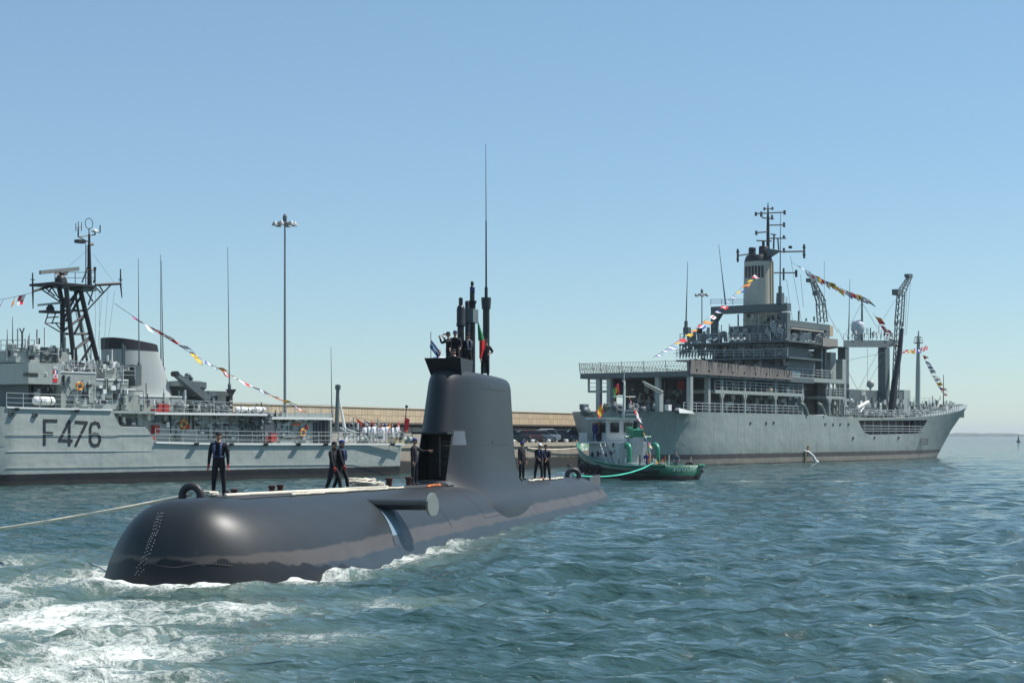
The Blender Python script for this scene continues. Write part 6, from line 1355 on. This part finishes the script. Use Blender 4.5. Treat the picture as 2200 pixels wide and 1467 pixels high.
q = MB(); q.tube((3.2, 0, .6), (3.2, 0, 1.3), .25, n=10); q.tube((2.4, -.5, 1.0), (2.4, .5, 1.0), .12); q.build('towing_bitt', MATS['brown_iron'], T_, stuff=True)
for px_ in ((.2, -1.2),): q = MB(); q.torus((px_[0], px_[1], 1.15), .3, .1, 'X', 14, 7); q.build('stern_tyre', MATS['rubber'], T_, 60)
q = MB(); rn = random.Random(77); mats_ = [MATS['white_paint'], MATS['green_trim'], MATS['black'], MATS['orange'], MATS['brown_iron'], MATS['rope_white']]
for i in range(70):
    x, y = rn.uniform(1.0, 9.0), rn.uniform(-2.0, 2.0); z = .58; mi = rn.randrange(6)
    if rn.random() < .6: w = rn.uniform(.1, .35); q.box(x - w, y - w * .7, z, x + w, y + w * .7, z + rn.uniform(.15, .6), mi)
    else: q.tube((x, y, z), (x + rn.uniform(-.3, .3), y, z + rn.uniform(.6, 1.6)), rn.uniform(.03, .07), n=5, mi=mi)
for i in range(9): x, z = rn.uniform(8.1, 14.0), rn.uniform(1.0, 2.8); q.box(x, 1.5, z, x + rn.uniform(.08, .3), 1.62, z + rn.uniform(.08, .4), rn.choice((1, 0, 2, 4)))
q.build('deck_clutter', mats_, T_, stuff=True)
bpy.context.view_layer.update()
def tw(x, y, z): return T_.matrix_world @ Vector((x, y, z))
person('man in dark jacket standing on the tug afterdeck', tw(2.0, -.9, .55), 10, pose='work', cap=None, clothes='cloth_grey', h=1.72)
person('man in blue shirt on the tug bridge wing beside the wheelhouse', tw(12.2, 1.85, 3.12), 30, pose='stand', cap=None, clothes='cap_blue', h=1.74)
person('crewman in blue by the white lockers on the tug deck', tw(5.6, .1, .56), 20, pose='work', cap=None, clothes='cap_blue', h=1.72)
flag_line('signal flag line from the tug mast forward over its wheelhouse', tw(10.15, .1, 7.6), tw(13.2, 1.3, 5.5), 7, .1, .55, (-.4, -.3, -.6), 21, (.05, .95))
flag_line('signal flag line from the tug mast down to its afterdeck', tw(10.1, -.1, 7.8), tw(5.0, -.6, 1.4), 14, .25, .55, (.5, -.3, -.6), 22)
r = empty('tug_flag', tw(10.15, .55, 7.9), 0, 'green and red national flag at the tug mast', 'flag'); flag_mb((0, 0, .3), (-.55, -.3, -.55), (.1, 0, -1), .75, .8, ['rrrrgg', 'rryygg', 'rryygg', 'rrrrgg'], .4).build('cloth', FM, r, 60)
r = empty('code_flag', tw(11.6, 1.5, 6.0), 0, 'red flag with yellow cross above the tug wheelhouse', 'flag'); flag_mb((0, 0, .4), (-.5, -.3, -.6), (.3, 0, -1), .85, .75, ['rryyrr', 'yyyyyy', 'rryyrr', 'rryyrr'], 1.2).build('cloth', FM, r, 60)
A = sw(STERN_ARCH + Vector((0, 0, .12))); Bq = tw(3.2, .6, 1.35); sagline('tow_rope', A, Bq, .45, .05, 'rope_green', 'bright green tow rope from the submarine stern to the tug')
# ---------------------------------------------------------------- quay, breakwater wall, cars, lamps
Qt = Vector((34.7, 72)).normalized(); Qn = Vector((Qt.y, -Qt.x)); QO = Vector((-23.6, 163.0)); qrz = math.atan2(Qt.y, Qt.x)
def qw(u, v, z): p = QO + Qt * u + Qn * v; return Vector((p.x, p.y, z))
mat('concrete', (.30, .255, .20), .9, .25, .35, streak=.55, streakcol=(.13, .11, .09), bump=.2); mat('concrete_tan', (.52, .41, .27), .9, .14, .5, streak=.35, streakcol=(.33, .24, .15)); mat('concrete_dark', (.09, .08, .07), .9, .3, .6, streak=.4); mat('asphalt', (.10, .095, .09), .95, .2, 2)
quay = empty('quay', (QO.x, QO.y, 0), qrz); quay['kind'] = 'structure'
ZQ = 2.8; LQ = 96
q = MB(); q.box(-8, -14, -2, LQ, 8, ZQ); o = q.build('quay_body', MATS['concrete'], quay); zbands(MATS['concrete'], [(1.25, (.022, .022, .018))], .1, .35)
q = MB(); q.box(-8, -14.15, ZQ - .35, LQ, -13.4, ZQ + .06); q.build('coping', mat('coping', (.36, .31, .24), .9, .2, 1), quay)
q = MB(); q.box(-8, -13.3, ZQ + .004, LQ, -.2, ZQ + .03); q.build('roadway', MATS['asphalt'], quay)
rn = random.Random(8)
for i in range(7):
    u = 22 + i * 4.6; q = MB(); q.lathe((0, 0, 0), [(.18, 0), (.18, .16), (.26, .22), (.22, .32), (.05, .36)], 10); b = q.build('quay_bollard', MATS['canister'], quay, 50); b.location = (u, -13.6 + rn.uniform(-.1, .1), ZQ + .05)
# the wall: lower plain bays between pilasters, upper band of tan panels on a ledge
wall = empty('breakwater_wall', (QO.x, QO.y, ZQ), qrz, 'long concrete breakwater wall with tan panelled top behind the ships', 'wall')
zt = 6.62 - ZQ; zl = 5.02 - ZQ
q = MB(); q.box(-8, .25, -.1, LQ, 1.2, zt - .02); q.build('wall_core', MATS['concrete_dark'], wall)
bay = MB(); bay.box(.12, 0, 0, 5.08, .3, zl - .45); bme = bay.mesh('bay', mat('wall_grey', (.37, .345, .29), .9, .12, .6, streak=.4))
pan = MB(); pan.box(.03, 0, 0, 1.27, .5, .74); pme = [pan.mesh('panel', mat(f'panel_tan_{k}', tuple(c * f for c in (.54, .43, .285)), .9, .12, .8, streak=.4)) for k, f in enumerate((1, .95, 1.04, .91))]
for i in range(20):
    o = bpy.data.objects.new('wall_bay', bme); col.objects.link(o); o.parent = wall; o.location = (-8 + i * 5.2, -.02, 0)
for i in range(80):
    for j in range(2):
        o = bpy.data.objects.new('panel', pme[(i * 7 + j * 3 + i // 5) % 4]); col.objects.link(o); o.parent = wall; o.location = (-8 + i * 1.3, -.42, zl + .02 + j * .77)
q = MB(); q.box(-8, -.50, zl - .18, LQ, .3, zl); q.build('ledge', MATS['concrete_dark'], wall); q = MB(); q.box(-8, -.5, zt - .04, LQ, 1.25, zt + .05); q.build('wall_cap', MATS['concrete_tan'], wall)
# parked cars
def car(label, u, v, rz, colr, nm, kind=0):
    p = qw(u, v, ZQ + .03); r_ = empty('parked_car', p, qrz + R(rz), label, 'car', 'cars parked along the quay')
    paint = mat('car_' + nm, colr, .25, .05, 1, spec=.6)
    L2, H = ((2.05, 1.46), (2.25, 1.42), (2.1, 1.58))[kind]
    body = [(-L2, .35), (-L2 - .05, .62), (-L2 + .08, .88), (-1.2, .93), (1.0, .92), (L2 - .25, .80), (L2, .62), (L2, .32), (1.75, .26), (-1.75, .26)]
    q = MB(); nb = len(body)
    for y, k in ((-.86, .94), (-.80, 1.0), (.80, 1.0), (.86, .94)): q.v += [(x, y * (1 if k == 1 else .96), .26 + (z - .26) * (1 if k == 1 else .93)) for x, z in body]
    for i in range(3):
        for k in range(nb): q.f.append((i * nb + k, i * nb + (k + 1) % nb, (i + 1) * nb + (k + 1) % nb, (i + 1) * nb + k)); q.m.append(0)
    q.f += [tuple(range(nb)), tuple(range(3 * nb, 4 * nb))]; q.m += [0, 0]; q.build('body', paint, r_, 40)
    q = MB(); a, b, c, d = -L2 + .25, -L2 + .75, .25, 1.05
    q.hexa([(a, -.76, .90), (d, -.76, .90), (d, .76, .90), (a, .76, .90), (b, -.60, H - .04), (c, -.60, H - .04), (c, .60, H - .04), (b, .60, H - .04)]); q.build('windows', MATS['glass_dark'], r_, 20)
    q = MB(); q.hexa([(b - .03, -.62, H - .06), (c + .06, -.62, H - .06), (c + .06, .62, H - .06), (b - .03, .62, H - .06), (b + .08, -.54, H), (c - .08, -.54, H), (c - .08, .54, H), (b + .08, .54, H)])
    for s_ in (-1, 1):
        q.tube((a, s_ * .77, .9), (b, s_ * .61, H - .05), .04, n=4); q.tube((d, s_ * .77, .9), (c, s_ * .61, H - .05), .04, n=4); q.tube((-.5, s_ * .77, .9), (-.45, s_ * .61, H - .05), .04, n=4)
    q.build('roof', paint, r_)
    for x in (-1.3, 1.35):
        for s_ in (-1, 1): q = MB(); q.lathe((x, s_ * .78, .31), [(.2, -.1), (.31, -.09), (.31, .09), (.2, .1)], 14, 'Y'); w_ = q.build('wheel', MATS['rubber'], r_); q = MB(); q.lathe((x, s_ * .80, .31), [(.19, -.1), (.19, .1)], 10, 'Y'); q.build('rim', MATS['steel'], w_)
    for s_ in (-.62, .62):
        q = MB(); q.box(L2 - .12, s_ - .16, .60, L2 + .02, s_ + .16, .72); q.build('headlight', MATS['lamp_glass'], r_); q = MB(); q.box(-L2 - .05, s_ - .12, .66, -L2 + .06, s_ + .12, .82); q.build('tail_light', MATS['red_kit'], r_)
cars = [('dark green hatchback', (.015, .025, .022), 'dkgreen', 0), ('brown maroon saloon', (.10, .035, .03), 'maroon', 1), ('grey silver saloon', (.22, .23, .25), 'grey', 1), ('pale silver estate car', (.55, .57, .58), 'silver', 2), ('black green saloon with bright windscreen', (.008, .016, .014), 'black', 1), ('navy blue hatchback', (.012, .018, .05), 'navy', 0), ('charcoal people carrier', (.035, .037, .04), 'charcoal', 2), ('white silver hatchback', (.62, .63, .63), 'white', 0), ('black estate car', (.012, .012, .013), 'black2', 2)]
posn = ['nearest the submarine sail', 'second along from the sail', 'third along from the sail', 'in the middle of the row', 'fifth along from the sail', 'sixth along from the sail', 'seventh along from the sail', 'nearest the tanker stern', 'half hidden behind the tug bow']
def u_for(px, v):
    k = (px - CX) / FPX; P = QO + Qn * v; return (k * P.y - P.x) / (Qt.x - k * Qt.y)
for i, (nm_, c_, key, kd) in enumerate(cars):
    px = 1100 + i * 21.5; v = 10.6; car(f'{nm_} parked on the quay, {posn[i]}', u_for(px, v), v, (-62, 128, 122, 118, -58, -60, 125, 120, -55)[i], c_, key, kd)
# high lamp masts
def lamp(px, py, u, v, label):
    P = QO + Qn * v; u = u_for(px, v) if u is None else u; b = qw(u, v, ZQ); H = ZC + (HY - py) * b.y / FPX - ZQ
    r_ = empty('lamp_mast', b, 0, label, 'lamp post', 'high lamp masts on the quay'); q = MB(); q.tube((0, 0, 0), (0, 0, H - .6), .15, .08, 10); q.build('pole', MATS['steel'], r_, 60)
    q = MB(); q.torus((0, 0, H - .8), .62, .07, 'Z', 16, 5); q.lathe((0, 0, H - 1.0), [(.2, 0), (.2, .9), (.08, 1.1)], 8)
    for k in range(6): a = k * math.pi / 3 + .3; q.tube((0, 0, H - .7), (.95 * math.cos(a), .95 * math.sin(a), H - .75), .05, n=4)
    q.build('head_frame', MATS['ship_dark'], r_, stuff=True)
    for k in range(6):
        a = k * math.pi / 3 + .3; q = MB(); q.lathe((.95 * math.cos(a), .95 * math.sin(a), H - 1.05), [(.3, 0), (.26, .2), (.12, .4)], 9); q.build('floodlight', mat('flood', (.35, .36, .36), .4), r_, 40)
lamp(612, 462, None, -3.5 + 6, 'tall lamp mast with ring of floodlights rising behind the corvette')
q2 = qw(84, 3, ZQ)
b = Vector(((1508 - CX) / FPX * 262, 262, 0)); 
QO2 = QO.copy()
def lamp_far():
    global QO
    k = (1508 - CX) / FPX; QO = Vector((k * 262, 262)); lamp(1508, 622, 0, 0, 'distant lamp mast seen left of the tanker funnel'); QO = QO2
lamp_far()
# ground under the distant lamp: the quay carries on behind the tanker
q = MB(); c = Vector(((1508 - CX) / FPX * 262, 262)); q.box(c.x - 30, c.y - 2, -2, c.x + 30, c.y + 14, ZQ); tag(q.build('far_quay', MATS['concrete']), kind='structure')
# mooring lines of the tanker and channel buoy
sagline('mooring_line', qw(44, 13.6, ZQ + .2), B.W(1284, 914, -9), .6, .06, 'rope_dark', 'upper dark mooring line from the quay to the tanker stern')
sagline('mooring_line', qw(42, 13.7, ZQ + .2), B.W(1290, 921, -8), .6, .06, 'rope_dark', 'lower dark mooring line from the quay to the tanker stern')
sagline('mooring_line', qw(29, 14.1, ZQ - .5), qw(50, 14.6, ZQ + .1), .5, .06, 'rope_white', 'slack pale rope hanging down the quay face')
by = 900.0; r = empty('channel_buoy', ((2188 - CX) / FPX * by, by, -.2), 0, 'small dark channel buoy far out at the right', 'buoy'); q = MB(); q.lathe((0, 0, 0), [(1.0, -.3), (1.1, .6), (.9, .9)], 12); q.build('float', MATS['black'], r, 40); q = MB(); q.lathe((0, 0, .9), [(.55, 0), (.3, 2.0), (.3, 2.4), (.05, 2.9)], 8); q.build('tower', MATS['black'], r)

# ---------------------------------------------------------------- haze over the estuary
q = MB(); q.box(-9000, -600, -3, 9000, 8000, 40)
hz = q.build('haze', []); hz['kind'] = 'stuff'; hz.data.materials.clear()
m = bpy.data.materials.new('haze'); m.use_nodes = True; m.node_tree.nodes.clear()
pv_ = m.node_tree.nodes.new('ShaderNodeVolumePrincipled'); om = m.node_tree.nodes.new('ShaderNodeOutputMaterial'); pv_.inputs['Color'].default_value = (.78, .86, .95, 1); pv_.inputs['Density'].default_value = 1.1e-4
m.node_tree.links.new(pv_.outputs[0], om.inputs['Volume']); hz.data.materials.append(m)
